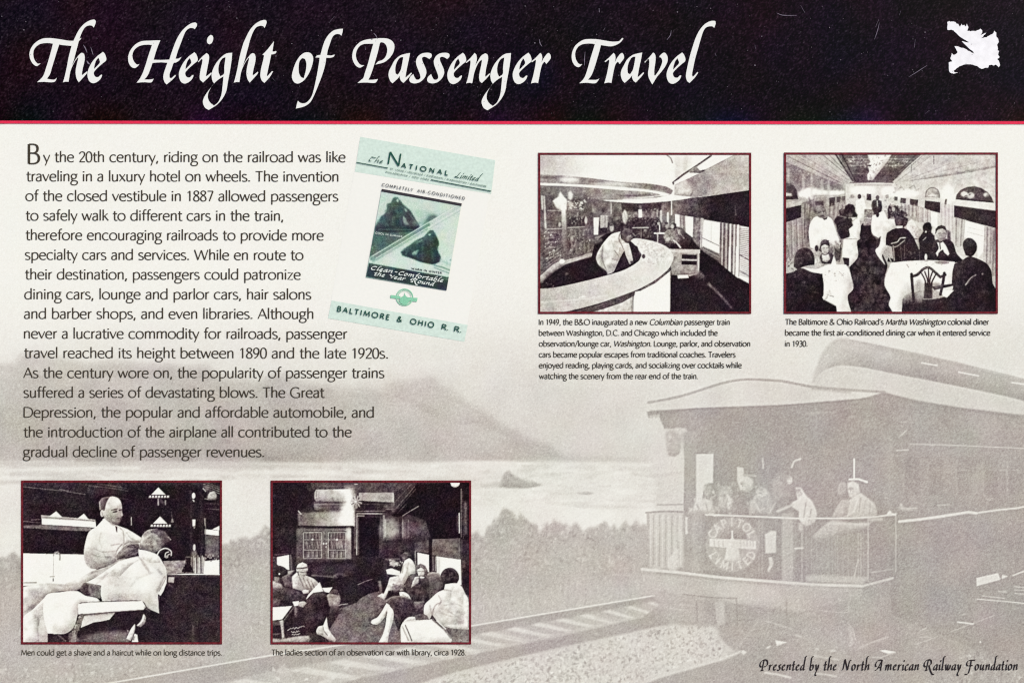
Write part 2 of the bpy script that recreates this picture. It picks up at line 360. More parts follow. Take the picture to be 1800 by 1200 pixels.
    S([(640,268),(690,250),(735,250),(728,296),(706,338),(668,320),(645,295)], 150, .75, 8)
    E(690,178,34,28,226,.8,8); S([(662,228),(700,222),(706,248),(672,254)], 132, .85, 4); S([(712,222),(738,226),(738,246),(716,246)], 140, .8, 4); P([(734,236),(746,268),(734,276)], 165); S([(696,280),(736,278),(730,302),(696,304)], 132, .7, 4); S([(640,300),(690,338),(700,342),(660,330)], 120, .8, 4)
    S([(580,172),(600,146),(655,135),(640,158),(626,188),(617,232),(598,242),(585,222),(578,196)], 92, 1, 2); L([(600,150),(590,200)], 130, 8, .6, 3)
    E(598,255,13,25,205,1,1); L([(596,245),(602,270)], 140, 6, .7, 2); L([(580,172),(584,228)], 190, 8, .8, 2)
    L([(664,232),(706,222)], 80, 8, .9, 1); L([(676,246),(702,241)], 45, 7, 1, 1); L([(718,232),(737,228)], 58, 9, .95, 1); L([(722,240),(734,272)], 148, 6, .8, 2)
    L([(702,290),(729,286)], 82, 7, .95, 1); L([(690,310),(716,312)], 140, 8, .6, 3)
    # sitter's head and headrest
    S([(880,410),(920,372),(985,363),(1012,398),(1022,450),(1010,495),(970,532),(915,522),(872,506),(862,480)], (160, 134, (900,400), (980,500)))
    c.tex([(880,410),(985,363),(1020,450),(970,530),(860,500)], 16, 7)
    S([(1000,372),(1040,385),(1068,425),(1078,440),(1050,470),(1010,500),(1016,440)], 82, .95, 3); S([(930,372),(985,360),(1015,395),(1010,430),(975,400),(940,392)], 84, .85, 4); L([(1062,420),(1080,440)], 140, 8); E(985,500,30,22,168,.6,8); E(915,400,25,18,110,.7,6)
    S([(985,545),(1020,510),(1060,512),(1080,545),(1060,585),(1020,585)], 30)
    L([(985,545),(1005,515),(1045,500),(1082,520),(1084,550)], 222, 8, 1, 1, True); L([(1040,560),(1045,535),(1065,525)], 200, 7, 1, 0, True); L([(1058,565),(1062,545),(1076,540)], 180, 6); E(1050,560,10,10,140)
    # hands
    S([(702,545),(750,492),(800,460),(850,468),(862,500),(840,545),(795,558),(760,568),(702,582)], 108, 1, 1)
    for q, v in (([(720,550),(770,505),(830,480)],150), ([(740,560),(790,525),(845,505)],62), ([(780,490),(840,495)],66), ([(800,545),(850,530)],150), ([(760,520),(800,500)],140)): L(q, v, 7, .7, 2)
    for k in range(4): L([(776+k*17,478-k*4),(800+k*17,462),(835+k*8,480+k*12)], 168, 5, .8, 1, True); L([(772+k*18,492),(806+k*16,474),(838+k*8,492+k*12)], 58, 5, .85, 1, True)
    S([(905,420),(930,400),(960,410),(955,450),(920,470),(900,450)], 158, .8, 5); L([(918,430),(940,424)], 84, 6, .8, 2); L([(935,470),(965,455)], 96, 6, .7, 2)
    # sheets over the sitter
    S([(42,772),(130,752),(210,745),(330,750),(430,712),(520,665),(640,625),(720,585),(862,552),(870,580),(760,590),(670,655),(560,700),(490,735),(440,785),(380,805),(300,803),(215,835),(150,920),(42,990)], 196, 1, 2)
    c.tex([(42,772),(330,750),(520,665),(720,590),(760,590),(560,700),(440,785),(215,835),(42,990)], 9, 14)
    for q, v in (([(210,750),(330,762),(440,745),(560,690),(700,612)],140), ([(60,800),(150,790),(230,800)],185), ([(330,790),(430,765),(520,715)],190), ([(50,950),(120,900),(200,840)],110), ([(520,672),(600,652),(690,610)],112), ([(430,780),(470,740)],205)): L(q, v, 11, .5, 6, True)
    S([(42,990),(110,930),(190,850),(200,1000),(216,1100),(216,1160),(42,1160)], 222)
    S([(108,935),(140,960),(160,1000),(150,1060),(155,1155),(130,1155),(128,1040)], 172, .9, 8); S([(120,925),(190,862),(186,960),(160,990)], 200, .8, 6)
    S([(188,860),(215,822),(300,808),(420,800),(480,832),(560,850),(582,872),(440,882),(425,970),(395,1060),(330,1102),(216,1098),(186,970)], 241)
    L([(230,1040),(300,1030)], 222, 8, .6, 4)
    cloth = [(852,506),(920,520),(985,545),(1022,595),(1048,645),(1052,720),(1030,800),(1008,832),(990,822),(1000,958),(920,920),(882,872),(760,866),(600,872),(582,800),(592,762),(480,742),(560,700),(650,640),(710,600),(780,575),(858,562)]
    S(cloth, (206, 236, (700,600), (820,780)))
    S([(545,705),(660,650),(720,610),(780,590),(870,575),(800,620),(720,700),(650,670),(600,720)], 205, .8, 8); S([(850,510),(985,548),(1010,600),(930,600),(870,560)], 226, .9, 4)
    S([(655,655),(700,680),(718,715),(690,700),(660,690)], 185, .8, 5)
    for q, v in (([(868,570),(900,620),(935,675)],130), ([(855,560),(885,600),(915,640)],165), ([(800,770),(840,720),(900,690),(960,670)],195), ([(990,650),(1015,680)],120), ([(1040,700),(1010,750),(985,805)],100),
                 ([(700,740),(760,720),(850,700)],215), ([(720,870),(800,850),(860,850)],205), ([(560,750),(620,700),(690,690)],195)): L(q, v, 11, .6, 5, True)
    P([(1052,700),(1052,745),(1012,832),(990,815),(1040,705)], 214); L([(1048,705),(1000,800)], 130, 5)
    P([(990,822),(1010,836),(1000,850),(998,955)], 60)
    P([(470,742),(530,748),(592,768),(586,852),(520,838),(480,830),(440,790)], 116); c.tex([(470,742),(592,768),(586,852),(480,830)], 14, 8)
    S([(440,785),(470,745),(505,755),(500,800),(520,828),(480,832),(450,800)], 66, .9, 4)
    P([(430,890),(520,878),(880,870),(906,912),(890,930),(640,948),(430,966)], 236); L([(440,885),(640,876),(860,870)], 190, 4, .9, 1); L([(430,966),(640,949),(890,931)], 120, 5)
    P([(425,975),(890,935),(1000,958),(1052,850),(1052,1165),(425,1165)], 36)
    P([(465,975),(690,952),(650,1000),(600,1012),(540,1020),(448,1058)], 205); L([(480,972),(680,955)], 150, 12, .8, 4)
    P([(216,1100),(330,1104),(362,1092),(362,1160),(216,1160)], 42); L([(290,1110),(340,1150)], 110, 8, .8, 2)
    P([(440,1115),(600,1090),(780,1080),(790,1160),(440,1160)], (60, 108, (440,1080), (600,1150)), 1, 10)
    L([(455,975),(430,1040),(410,1080),(395,1150)], 105, 34); c.spk([(440,970),(470,975),(430,1080),(420,1155),(365,1155),(380,1090)], 50, 215, 46, 5, 11)
    P([(362,1095),(400,1085),(440,1150),(430,1160),(362,1160)], 150, .5, 3)
    S([(768,1135),(800,1068),(828,1030),(830,1068),(812,1120),(800,1150)], 220); P([(826,1098),(846,1108),(852,1158),(806,1158)], 215); S([(795,1130),(830,1115),(820,1150)], 100, .8, 3)
    S([(840,1042),(870,1010),(888,960),(905,985),(898,1025),(870,1052)], 160, 1, 2); L([(850,1040),(880,1010),(892,970)], 222, 9, 1, 1, True); L([(900,915),(930,935)], 110, 16, .7, 5); P([(772,1070),(785,1080),(780,1100)], 150)
    L([(560,1150),(780,1140)], 120, 12, .6, 6)
    return c
def art_lounge():
    c = Canvas(946.5, 268.5, 1320.5, 551, 1., 60).win(940, 260, 4); P, S, L, E = c.poly, c.S, c.line, c.ell
    P([(30,40),(1520,40),(1520,320),(980,360),(30,260)], 240)
    P([(30,40),(520,40),(380,215),(30,200)], (186, 240, (40,70), (440,150)), 1, 10)
    P([(975,52),(1110,52),(1110,170),(985,235)], 222, .9, 10); L([(1062,70),(1055,150)], 190, 22, .6, 9); L([(1010,80),(1000,200)], 208, 26, .6, 9)
    L([(928,50),(955,72),(968,105)], 135, 8, 1, 1, True)
    P([(985,258),(1150,175),(1400,48),(1520,48),(1520,305),(1100,350),(980,335)], (140, 190, (1130,240), (1500,90)))
    S([(985,262),(1060,225),(1120,300),(1100,345),(980,335)], 215, .9, 14); E(1180,260,60,40,138,.5,20); P([(1300,230),(1510,180),(1510,300),(1250,330)], 178, .8, 18)
    L([(972,245),(1040,190),(1125,135),(1240,55)], 92, 13); L([(972,245),(975,255)], 80, 10)
    S([(1085,165),(1115,140),(1150,130),(1200,150),(1190,165),(1130,185),(1095,178)], 112, 1, 2)
    P([(1140,136),(1180,110),(1255,55),(1395,50),(1205,150),(1162,160)], 250); P([(980,240),(1100,175),(1158,178),(1080,215),(985,258)], 244); L([(1200,156),(1400,55)], 150, 5, .8)
    # curved soffit over the bar
    c.F([(30,188),(200,195),(400,214),(600,238),(800,252),(920,272),(972,300),(960,328),(900,312),(780,292),(600,275),(400,262),(200,252),(30,246)], 142, 1, 2)
    E(245,222,75,24,236,.95,12); E(560,252,150,16,222,.9,10); P([(720,250),(800,254),(925,274),(970,300),(955,315),(880,292),(740,280)], 122, .8, 4); L([(40,205),(150,210)], 95, 16, .8, 5); L([(330,222),(480,240)], 118, 20, .7, 6)
    L([(30,200),(300,210),(600,243),(860,266)], 112, 3, .7)
    c.F([(30,262),(300,270),(600,292),(780,302),(860,318),(900,332),(800,350),(640,362),(400,362),(200,352),(30,345)], (112, 165, (60,300), (860,330)), 1, 2)
    P([(30,300),(380,330),(400,360),(30,350)], 100, .7, 14)
    L([(30,256),(300,266),(600,290),(760,300),(860,315),(900,328)], 240, 13, 1, 1, True); L([(900,326),(880,338),(780,350),(620,362)], 228, 10, 1, 1, True)
    L([(940,312),(958,320),(930,338),(840,346)], 110, 6, .9, 1, True); S([(560,325),(700,318),(810,322),(820,332),(740,340),(600,340)], 118, .9, 3)
    c.F([(430,368),(640,362),(800,352),(900,342),(965,324),(990,332),(1105,345),(1080,356),(960,374),(860,386),(720,390),(560,380)], 236, 1, 2); L([(430,366),(640,360),(860,350)], 140, 4, .8)
    # back wall
    P([(372,355),(560,382),(720,392),(1000,372),(1015,560),(380,560)], 104); c.tex([(372,355),(720,392),(1000,372),(1015,560),(380,560)], 12, 10)
    P([(608,388),(720,392),(892,388),(888,445),(615,450)], 58, 1, 2)
    P([(995,375),(1110,352),(1260,334),(1520,296),(1520,560),(1300,520),(1170,490),(1000,460)], (98, 32, (1010,400), (1260,430)))
    L([(1410,415),(1412,470)], 80, 7, .7, 2); c.tex([(1000,372),(1250,335),(1250,500),(1000,455)], 8, 8)
    P([(880,445),(1000,455),(1030,560),(900,530)], 120, 1, 4)
    for x, y0, y1, v, w in ((862,440,500,165,10), (888,445,520,205,16), (912,450,520,110,12), (936,458,530,220,14), (962,372,470,220,9), (537,392,462,195,7), (376,350,505,190,7)): L([(x,y0),(x,y1)], v, w, .9, 1)
    P([(985,465),(1020,470),(1020,562),(988,545)], 236); P([(1022,470),(1058,478),(1058,590),(1022,562)], 138); L([(1034,480),(1036,560)], 190, 5); L([(1048,480),(1050,570)], 100, 5)
    P([(1058,478),(1116,486),(1113,632),(1060,592)], 240); P([(1116,488),(1172,494),(1166,712),(1110,660)], 122); c.tex([(1116,488),(1172,494),(1166,712),(1110,660)], 18, 6)
    P([(1168,492),(1188,498),(1182,700),(1162,712)], 200); L([(1176,500),(1172,690)], 140, 4); P([(1188,504),(1306,524),(1302,745),(1178,690)], 236)
    L([(1242,515),(1240,660)], 205, 4); L([(1178,632),(1300,690)], 125, 5); L([(1180,690),(1300,745)], 175, 8, .8, 2)
    P([(1170,694),(1300,752),(1302,800),(1160,715)], 96, 1, 1); L([(1168,702),(1300,770)], 150, 6, .8, 1)
    P([(1302,524),(1446,546),(1436,915),(1298,822)], 150)
    for x, v, w in ((1310,95,12), (1322,190,6), (1334,78,14), (1350,165,7), (1362,70,12), (1377,225,9), (1390,85,12), (1404,215,8), (1416,110,8), (1430,238,14)):
        L([(x,526+(x-1302)*.15),(x-6,822+(x-1302)*.66)], v, w, .95, 1)
    L([(1372,700),(1368,880)], 238, 14, .9, 2); L([(1425,700),(1420,910)], 240, 20, .9, 2)
    P([(1446,548),(1515,560),(1515,950),(1438,905)], 222)
    for k in range(26): L([(1447,566+k*13),(1512,574+k*13.6)], 118 if k < 15 else 165, 6, .85)
    L([(1442,752),(1512,792)], 85, 7); L([(1440,862),(1512,905)], 110, 10, .8, 2); L([(1436,908),(1515,952)], 240, 9)
    # floor
    P([(950,890),(1090,900),(1162,840),(1168,715),(1300,812),(1432,918),(1520,965),(1520,1170),(945,1170)], 27)
    P([(1160,720),(1300,812),(1380,880),(1200,870),(1160,840)], 24, 1, 4); P([(960,905),(1240,900),(1380,1160),(955,1160)], 33, .6, 20)
    L([(1222,955),(1300,1030),(1385,1125)], (120, 70, (1222,955), (1385,1125)), 15, .9, 4); S([(1110,875),(1160,862),(1205,905),(1180,925),(1120,905)], 96, .8, 6)
    # cabinet and seat
    P([(948,724),(1160,730),(1156,882),(1092,902),(962,892)], 150); c.tex([(948,724),(1160,730),(1156,882),(962,892)], 12, 8)
    P([(944,708),(1162,714),(1162,742),(950,734)], 196); P([(1034,748),(1140,752),(1140,782),(1034,778)], 34); P([(1032,792),(1140,796),(1140,824),(1032,820)], 32); L([(1036,787),(1140,790)], 200, 6)
    L([(1151,735),(1150,860)], 195, 9); P([(1002,895),(1076,893),(1084,914),(1008,918)], 226, 1, 1); L([(960,890),(1160,880)], 70, 6, .7, 2)
    P([(1000,645),(1060,620),(1110,645),(1165,712),(960,712),(948,690)], 38, 1, 2)
    # travellers at the right
    S([(1000,640),(1030,600),(1060,590),(1095,640),(1100,690),(1020,690)], 56); S([(985,575),(1010,555),(1045,570),(1060,610),(1030,625),(1000,605)], 75, 1, 2); S([(1000,570),(1022,575),(1028,605),(1010,612)], 170, .9, 3); L([(1020,600),(1050,635)], 130, 8)
    S([(905,610),(930,575),(975,575),(1005,610),(1015,660),(950,670),(915,650)], 118); c.tex([(905,610),(930,575),(1005,610),(1015,660),(915,650)], 22, 6)
    S([(955,545),(975,522),(995,535),(995,560),(970,570)], 62, 1, 1); E(967,552,12,16,178,1,2); S([(920,545),(940,530),(950,550),(935,575),(922,570)], 150, .9, 3); E(925,530,14,10,70)
    L([(975,650),(1000,670),(1024,700)], 205, 11, 1, 1, True); c.spk([(915,620),(965,620),(965,665),(915,665)], 120, 215, 14, 5, 10); E(938,640,16,13,198,1,3)
    P([(448,545),(540,520),(600,500),(700,490),(870,490),(890,530),(900,590),(860,650),(740,645),(600,560),(470,600)], 50, 1, 4)
    c.spk([(450,520),(600,490),(870,490),(890,560),(860,640),(740,640),(600,560),(470,590)], 25, 130, 150, 5, 13, .7)
    c.spk([(610,440),(880,440),(880,520),(610,520)], 60, 175, 70, 5, 10, .7)
    L([(690,562),(800,560)], 180, 7); L([(748,565),(747,640)], 120, 6); L([(842,600),(908,600)], 205, 12); L([(864,606),(864,668)], 195, 8); L([(878,540),(878,600)], 200, 8); E(872,532,10,12,175)
    # far people
    S([(615,470),(632,432),(650,460),(655,500),(640,540),(622,520)], 200, .95, 3); P([(728,432),(754,432),(756,490),(730,490)], 226, 1, 2); E(741,415,11,12,112); c.spk([(780,430),(880,430),(880,480),(780,480)], 70, 200, 24, 4, 8)
    P([(414,490),(452,490),(446,612),(414,612)], 220); P([(462,474),(512,474),(512,560),(460,562)], 180); L([(494,478),(494,555)], 120, 5); E(540,560,14,30,178,1,3); L([(560,480),(556,520)], 60, 20, .8, 4); S([(526,535),(545,530),(552,548),(530,550)], 75)
    S([(420,625),(500,610),(560,600),(500,660),(430,655)], 135, .8, 5)
    # back bar
    P([(30,330),(372,352),(395,380),(415,560),(415,760),(200,790),(60,900),(30,920)], 88)
    c.spk([(60,350),(370,360),(400,560),(405,750),(200,780),(70,880)], 35, 120, 420, 5, 13, .6); c.spk([(230,570),(400,560),(405,740),(230,760)], 60, 165, 140, 4, 10, .7, 1.8)
    c.spk([(235,380),(360,380),(355,435),(235,430)], 90, 240, 60, 6, 13, .9)
    S([(162,345),(178,302),(195,330),(228,372),(222,440),(200,452),(150,420),(128,372)], 236, 1, 4); E(250,335,18,32,222,.95,4); E(252,400,15,22,205,.8,4)
    P([(186,400),(222,400),(228,720),(196,730)], (238, 110, (200,420), (200,640)), 1, 3); L([(222,440),(232,640)], 95, 10, .8, 3)
    L([(66,345),(76,560)], 195, 14, .9, 2); L([(86,350),(92,560)], 90, 8, .8, 2); L([(50,340),(54,430)], 215, 12, .9, 2)
    for q, v in (([(90,440),(190,442)],170), ([(235,436),(345,436)],130), ([(75,572),(190,566)],175), ([(232,562),(352,554)],165), ([(80,505),(185,520)],70)): L(q, v, 6, .9, 1)
    for k in range(6): L([(78,600+k*36),(130,594+k*34)], 170, 12, .6, 2); L([(140,596+k*34),(188,590+k*32)], 120, 9, .5, 2)
    for k in range(14): L([(66+k*9,590),(64+k*9,840-k*9)], 45, 3, .6)
    for x in range(240, 400, 15): L([(x,575),(x,650)], 130 if x % 2 else 60, 6, .55, 1); L([(x+5,665),(x+4,735)], 150 if x % 2 else 50, 6, .5, 1)
    P([(235,490),(355,490),(355,550),(235,550)], 44, .8, 4); E(360,510,10,26,205,.9,2); E(175,540,9,18,190,.8,3); E(262,640,12,20,190,.7,4)
    c.spk([(70,580),(190,575),(190,760),(75,800)], 140, 235, 80, 3, 9, .8); c.spk([(235,570),(395,565),(400,740),(235,755)], 130, 235, 110, 2.5, 7, .8, 2.4); c.spk([(240,450),(355,445),(352,545),(240,545)], 40, 210, 70, 3, 8, .75, 2.)
    for k in range(5): L([(80,775+k*22),(180,700+k*24)], 160, 5, .6, 1)
    S([(200,792),(300,768),(390,738),(412,745),(400,765),(290,795),(215,820),(120,880),(42,945),(36,900),(70,872),(140,812)], 158, 1, 2); E(192,796,18,16,248,1,3); L([(215,812),(300,785),(400,752)], 188, 10, .8, 2)
    # well behind the counter
    c.F([(30,965),(100,905),(200,832),(300,795),(400,768),(415,700),(450,640),(520,600),(620,610),(720,640),(770,720),(745,785),(640,855),(520,895),(300,950),(130,985),(30,990)], 33)
    c.spk([(50,930),(150,930),(150,985),(50,985)], 60, 160, 10, 5, 10, .6); E(225,885,12,8,90,.7,3); S([(410,650),(470,635),(480,660),(430,680)], 110, .7, 4)
    c.spk([(920,600),(1015,560),(1040,660),(930,680)], 50, 200, 46, 4, 9, .75); c.spk([(690,500),(880,500),(890,640),(720,640)], 20, 150, 60, 3, 10, .7, 1.6)
    # counter
    c.F([(30,990),(130,983),(300,948),(520,892),(640,852),(730,795),(752,750),(715,695),(672,652),(700,636),(765,642),(860,664),(940,705),(976,765),(966,805),(940,852),(860,922),(740,988),(600,1042),(450,1092),(300,1132),(150,1162),(30,1170)], (182, 216, (60,1060), (700,860)))
    c.tex([(700,640),(860,664),(970,770),(900,860),(760,800),(730,700)], 9, 4); c.spk([(740,660),(860,670),(940,720),(930,760),(800,740)], 140, 205, 50, 4, 8, .4)
    P([(650,1000),(860,900),(960,800),(940,780),(800,860),(640,930)], 214, .6, 14); L([(45,1085),(300,1065),(500,1040)], 224, 8, .7, 3, True); S([(300,1060),(345,1035),(380,1055)], 228, .7, 3)
    P([(752,738),(795,742),(790,795),(752,800)], 226); E(765,762,12,16,82,1,2); L([(730,690),(735,755)], 225, 10, .7, 3)
    # front of the counter
    c.F([(958,846),(930,882),(852,946),(744,1004),(746,986),(850,926),(940,856)], 92)
    P([(745,1004),(852,948),(956,862),(950,1170),(690,1170),(696,1045),(706,1010)], 246)
    P([(706,1004),(702,1036),(610,1084),(460,1134),(330,1170),(230,1170),(450,1108),(600,1058)], 74, 1, 1); L([(240,1165),(450,1108),(700,1006)], 120, 4, .7)
    P([(692,1042),(690,1170),(340,1170),(470,1136),(612,1088)], 204); c.tex([(692,1042),(690,1170),(340,1170),(612,1088)], 8, 6); L([(676,1050),(682,1165)], 120, 4); L([(690,1045),(690,1165)], 90, 5); L([(952,870),(950,1160)], 130, 4, .7)
    # barman
    S([(602,588),(545,604),(505,640),(462,700),(432,768),(450,822),(500,862),(512,888),(552,872),(582,812),(612,752),(630,722),(648,778),(668,818),(694,800),(676,722),(662,672),(625,660),(606,632)], 212, 1, 1)
    c.tex([(602,588),(505,640),(432,768),(512,888),(582,812),(625,720)], 9, 8)
    S([(432,768),(462,700),(490,660),(480,760),(500,862),(450,822)], 172, .7, 6)
    for q, v in (([(476,690),(474,780),(500,850),(512,885)],120), ([(600,598),(592,640),(615,690),(625,715)],85), ([(560,720),(590,760)],130), ([(540,650),(555,700)],190), ([(600,700),(590,760),(560,840)],160), ([(545,780),(580,790)],140)): L(q, v, 6, .8, 1, True)
    S([(610,604),(622,578),(648,566),(674,574),(692,600),(698,628),(682,640),(668,662),(640,668),(618,648)], 74, 1, 1); S([(646,624),(676,612),(692,628),(676,650),(655,662),(642,650)], 128, .85, 4); S([(606,640),(625,650),(640,672),(618,668)], 216, .9, 2); L([(690,600),(705,618)], 150, 5)
    P([(672,672),(722,692),(742,752),(735,790),(692,800),(690,760)], 44); E(682,803,12,9,70); P([(590,830),(612,762),(630,735),(655,790),(660,820),(560,870)], 42, 1, 1)
    return c
def art_diner():
    c = Canvas(1378, 268, 1753.5, 551.5, 1., 168).win(1370, 260, 4); P, S, L, E = c.poly, c.S, c.line, c.ell
    rng = np.random.default_rng(3)
    # ceiling and cornices
    P([(400,45),(1000,45),(840,230),(790,245),(515,240)], 96); c.spk([(430,55),(970,55),(830,200),(790,235),(530,235)], 60, 130, 120, 6, 16, .6)
    for y in (78, 100, 125): L([(470,y),(950,y)], 175, 5, .6, 1); c.spk([(480,y-18),(930,y-18),(900,y+12),(500,y+12)], 110, 225, 44, 4, 12, .65)
    P([(520,150),(640,150),(640,235),(530,240)], 70, .7, 8); P([(720,150),(850,140),(800,235),(710,225)], 66, .7, 8); L([(500,180),(620,182)], 140, 5, .6)
    P([(36,45),(300,45),(410,45),(525,242),(440,262),(240,180),(36,95)], 176)
    P([(190,45),(400,45),(510,225),(450,225)], 200, .7, 10)
    for q, v, w in (([(300,45),(500,212)],110,5), ([(345,45),(505,205)],120,4), ([(250,45),(480,225)],150,4), ([(395,45),(515,230)],60,13), ([(420,45),(525,225)],105,6), ([(440,45),(535,235)],50,9), ([(150,45),(470,240)],135,4), ([(60,60),(440,250)],115,6), ([(100,45),(450,240)],140,4)): L(q, v, w, .85, 1)
    P([(36,95),(240,182),(440,262),(470,300),(460,330),(36,300)], 132, 1, 3); c.spk([(50,110),(240,190),(450,262),(450,320),(50,300)], 80, 200, 190, 4, 11, .55)
    P([(990,45),(1525,45),(1525,145),(1250,190),(1000,235),(850,255),(795,240)], 196)
    for q, v, w in (([(990,50),(800,218)],88,7), ([(960,50),(800,200)],72,8), ([(1020,45),(810,225)],140,4), ([(1060,60),(830,235)],150,4), ([(1200,110),(880,232)],160,4), ([(1510,70),(1000,205)],172,5)): L(q, v, w, .85, 1)
    L([(1525,132),(1250,180),(1000,225),(890,245)], 128, 17, .85, 5); L([(1085,60),(1086,112)], 110, 8, .9); L([(930,120),(926,178)], 125, 8, .8); c.tex([(1000,60),(1515,60),(1515,200),(880,250)], 7, 8)
    S([(620,45),(790,45),(742,120),(700,172),(655,228),(622,228),(618,190),(632,165),(618,120),(640,100)], 236, 1, 2)
    c.spk([(630,60),(770,60),(700,150),(650,220),(630,215)], 120, 250, 70, 5, 11, .6); c.spk([(500,70),(540,65),(530,130),(500,130)], 190, 230, 10, 6, 12, .6); S([(610,118),(650,120),(640,132),(612,128)], 70)
    # end wall
    P([(465,255),(800,240),(860,262),(845,440),(465,440)], 208, 1, 2); L([(500,243),(650,240),(800,244)], 88, 7); L([(530,262),(790,262)], 120, 8, .6, 2)
    E(590,300,95,32,244,.9,12); E(770,310,60,35,244,.9,10); c.spk([(480,330),(600,330),(600,420),(480,420)], 140, 220, 40, 4, 10, .5); c.spk([(720,330),(840,330),(840,430),(720,430)], 120, 215, 50, 4, 10, .5)
    E(512,342,14,14,150,.8,2); E(758,342,12,14,150,.8,2)
    # left wall
    P([(36,300),(200,300),(460,320),(470,480),(400,640),(36,800)], 140, 1, 3)
    S([(36,245),(85,252),(118,290),(130,345),(100,360),(36,362)], 64, 1, 1); S([(36,315),(85,322),(90,340),(36,345)], 205, .9, 3); P([(36,340),(130,345),(134,360),(36,366)], 46)
    S([(130,312),(165,290),(230,280),(330,300),(460,300),(470,330),(400,342),(330,338),(248,345),(240,385),(200,372),(140,345)], 240, 1, 8)
    for x, y0, y1 in ((62,160,240), (168,190,300), (226,190,330), (300,230,320), (345,240,320)): L([(x,y0),(x,y1)], 205, 15, .7, 5)
    P([(36,390),(200,355),(200,380),(165,398),(36,420)], 178, 1, 2); P([(36,428),(155,402),(152,488),(36,528)], 36)
    P([(36,528),(155,490),(205,640),(130,720),(36,800)], 150)
    for k in range(10): L([(46+k*12,525-k*3),(48+k*13,800-k*12)], (105, 190, 140)[k % 3], 6, .8, 1)
    P([(155,390),(245,360),(245,480),(215,520),(205,640),(160,640)], 126, 1, 2)
    for k in range(6): L([(166+k*13,400),(170+k*8,630)], (180, 80, 150)[k % 3], 7, .7, 2)
    L([(200,470),(205,650)], 70, 22, .7, 5); L([(208,350),(225,410)], 70, 12, .7, 3); S([(36,640),(60,690),(70,760),(36,800)], 120, .8, 4)
    P([(245,375),(310,372),(310,410),(260,420)], 62, .9, 3)
    P([(325,345),(348,345),(352,470),(330,470)], 170, .8, 2); P([(350,352),(392,346),(388,402),(352,412)], 58); P([(404,344),(432,342),(428,382),(404,386)], 80, .9, 2); P([(440,340),(465,340),(460,370),(442,374)], 95, .9, 2)
    P([(395,390),(470,380),(470,420),(400,470)], 165, .8, 4)
    for k in range(7): L([(355+k*15,395),(350+k*15,480)], (90, 190)[k % 2], 6, .6, 2)
    # right wall
    P([(800,250),(1250,190),(1525,140),(1525,860),(1210,760),(980,560),(840,440)], 204, 1, 2); c.tex([(1100,230),(1515,160),(1515,400),(1100,380)], 7, 10)
    c.spk([(800,262),(1010,240),(1010,300),(810,320)], 130, 245, 50, 6, 14, .5); L([(835,290),(860,275),(880,300)], 140, 5, .7, 1, True); L([(910,285),(945,262),(965,300)], 135, 6, .7, 1, True); E(900,320,90,26,246,.9,10)
    E(1185,325,50,75,248,.95,18); E(840,335,30,20,246,.9,8)
    S([(1028,345),(1035,300),(1075,280),(1115,298),(1128,352)], 165); L([(1028,350),(1036,302),(1075,280),(1116,300),(1128,352)], 112, 6, 1, 1, True); S([(1045,335),(1075,318),(1112,338),(1110,350),(1045,345)], 222, .9, 4); L([(1025,352),(1130,362)], 195, 10)
    P([(1240,358),(1246,330),(1275,295),(1320,275),(1370,270),(1420,282),(1465,312),(1495,350),(1506,385),(1370,372)], 72, 1, 1)
    E(1302,325,26,20,220,.95,3); E(1345,335,26,22,212,.9,3); E(1452,330,18,14,222,.9,3); c.spk([(1260,340),(1300,290),(1400,285),(1490,350),(1490,375)], 40, 140, 40, 6, 14, .6)
    P([(1245,352),(1505,378),(1508,390),(1240,362)], 50); P([(1232,364),(1525,388),(1525,445),(1226,405)], 216, 1, 1); L([(1232,405),(1525,442)], 150, 4)
    L([(1430,230),(1500,270)], 170, 6, .6, 2); L([(1250,240),(1230,320)], 190, 8, .5, 3); L([(1172,365),(1165,415)], 95, 13, .9, 2)
    P([(1228,406),(1525,444),(1525,565),(1380,528),(1228,486)], 48); P([(1024,370),(1132,382),(1130,458),(1020,430)], 52); P([(918,358),(976,366),(972,412),(918,402)], 62); P([(852,350),(890,356),(888,392),(850,388)], 74); P([(808,342),(832,345),(830,372),(808,370)], 84)
    P([(1228,488),(1312,512),(1302,680),(1250,700),(1220,660)], 182)
    for k in range(7): L([(1232+k*13,490+k*3),(1230+k*11,690)], (215, 130, 200)[k % 3], 7, .7, 1)
    P([(1308,512),(1445,548),(1432,730),(1396,775),(1388,680),(1360,635),(1300,630)], 234); L([(1320,590),(1440,622)], 205, 5); L([(1330,560),(1440,585)], 215, 4)
    P([(1442,548),(1525,566),(1525,880),(1436,790)], 172)
    for k in range(6): L([(1450+k*13,556+k*3),(1444+k*13,810)], (205, 110, 190, 140)[k % 4], 7, .75, 1)
    L([(1504,580),(1500,900)], 110, 12, .7, 2)
    P([(1134,390),(1228,408),(1225,620),(1180,600),(1130,520)], 204, .9, 2)
    for k in range(7): L([(1140+k*13,400),(1140+k*13,560+k*6)], (170, 220)[k % 2], 6, .6, 1)
    P([(1062,444),(1112,456),(1112,570),(1066,540)], 232); P([(975,410),(1024,424),(1064,450),(1066,540),(985,520)], 178)
    for k in range(8): L([(976+k*11,415+k*3),(976+k*11,520)], (120, 215, 170)[k % 3], 6, .7, 1)
    P([(850,392),(980,412),(985,520),(900,500),(850,440)], 165, .8, 3)
    for k in range(9): L([(858+k*13,400),(860+k*13,480)], (95, 205)[k % 2], 6, .6, 2)
    # aisle
    c.F([(585,530),(640,530),(668,570),(695,640),(692,700),(732,760),(760,830),(740,920),(770,990),(782,1050),(770,1090),(800,1165),(495,1165),(478,1040),(520,985),(505,900),(490,835),(548,760),(528,665),(568,640),(562,570)], 37)
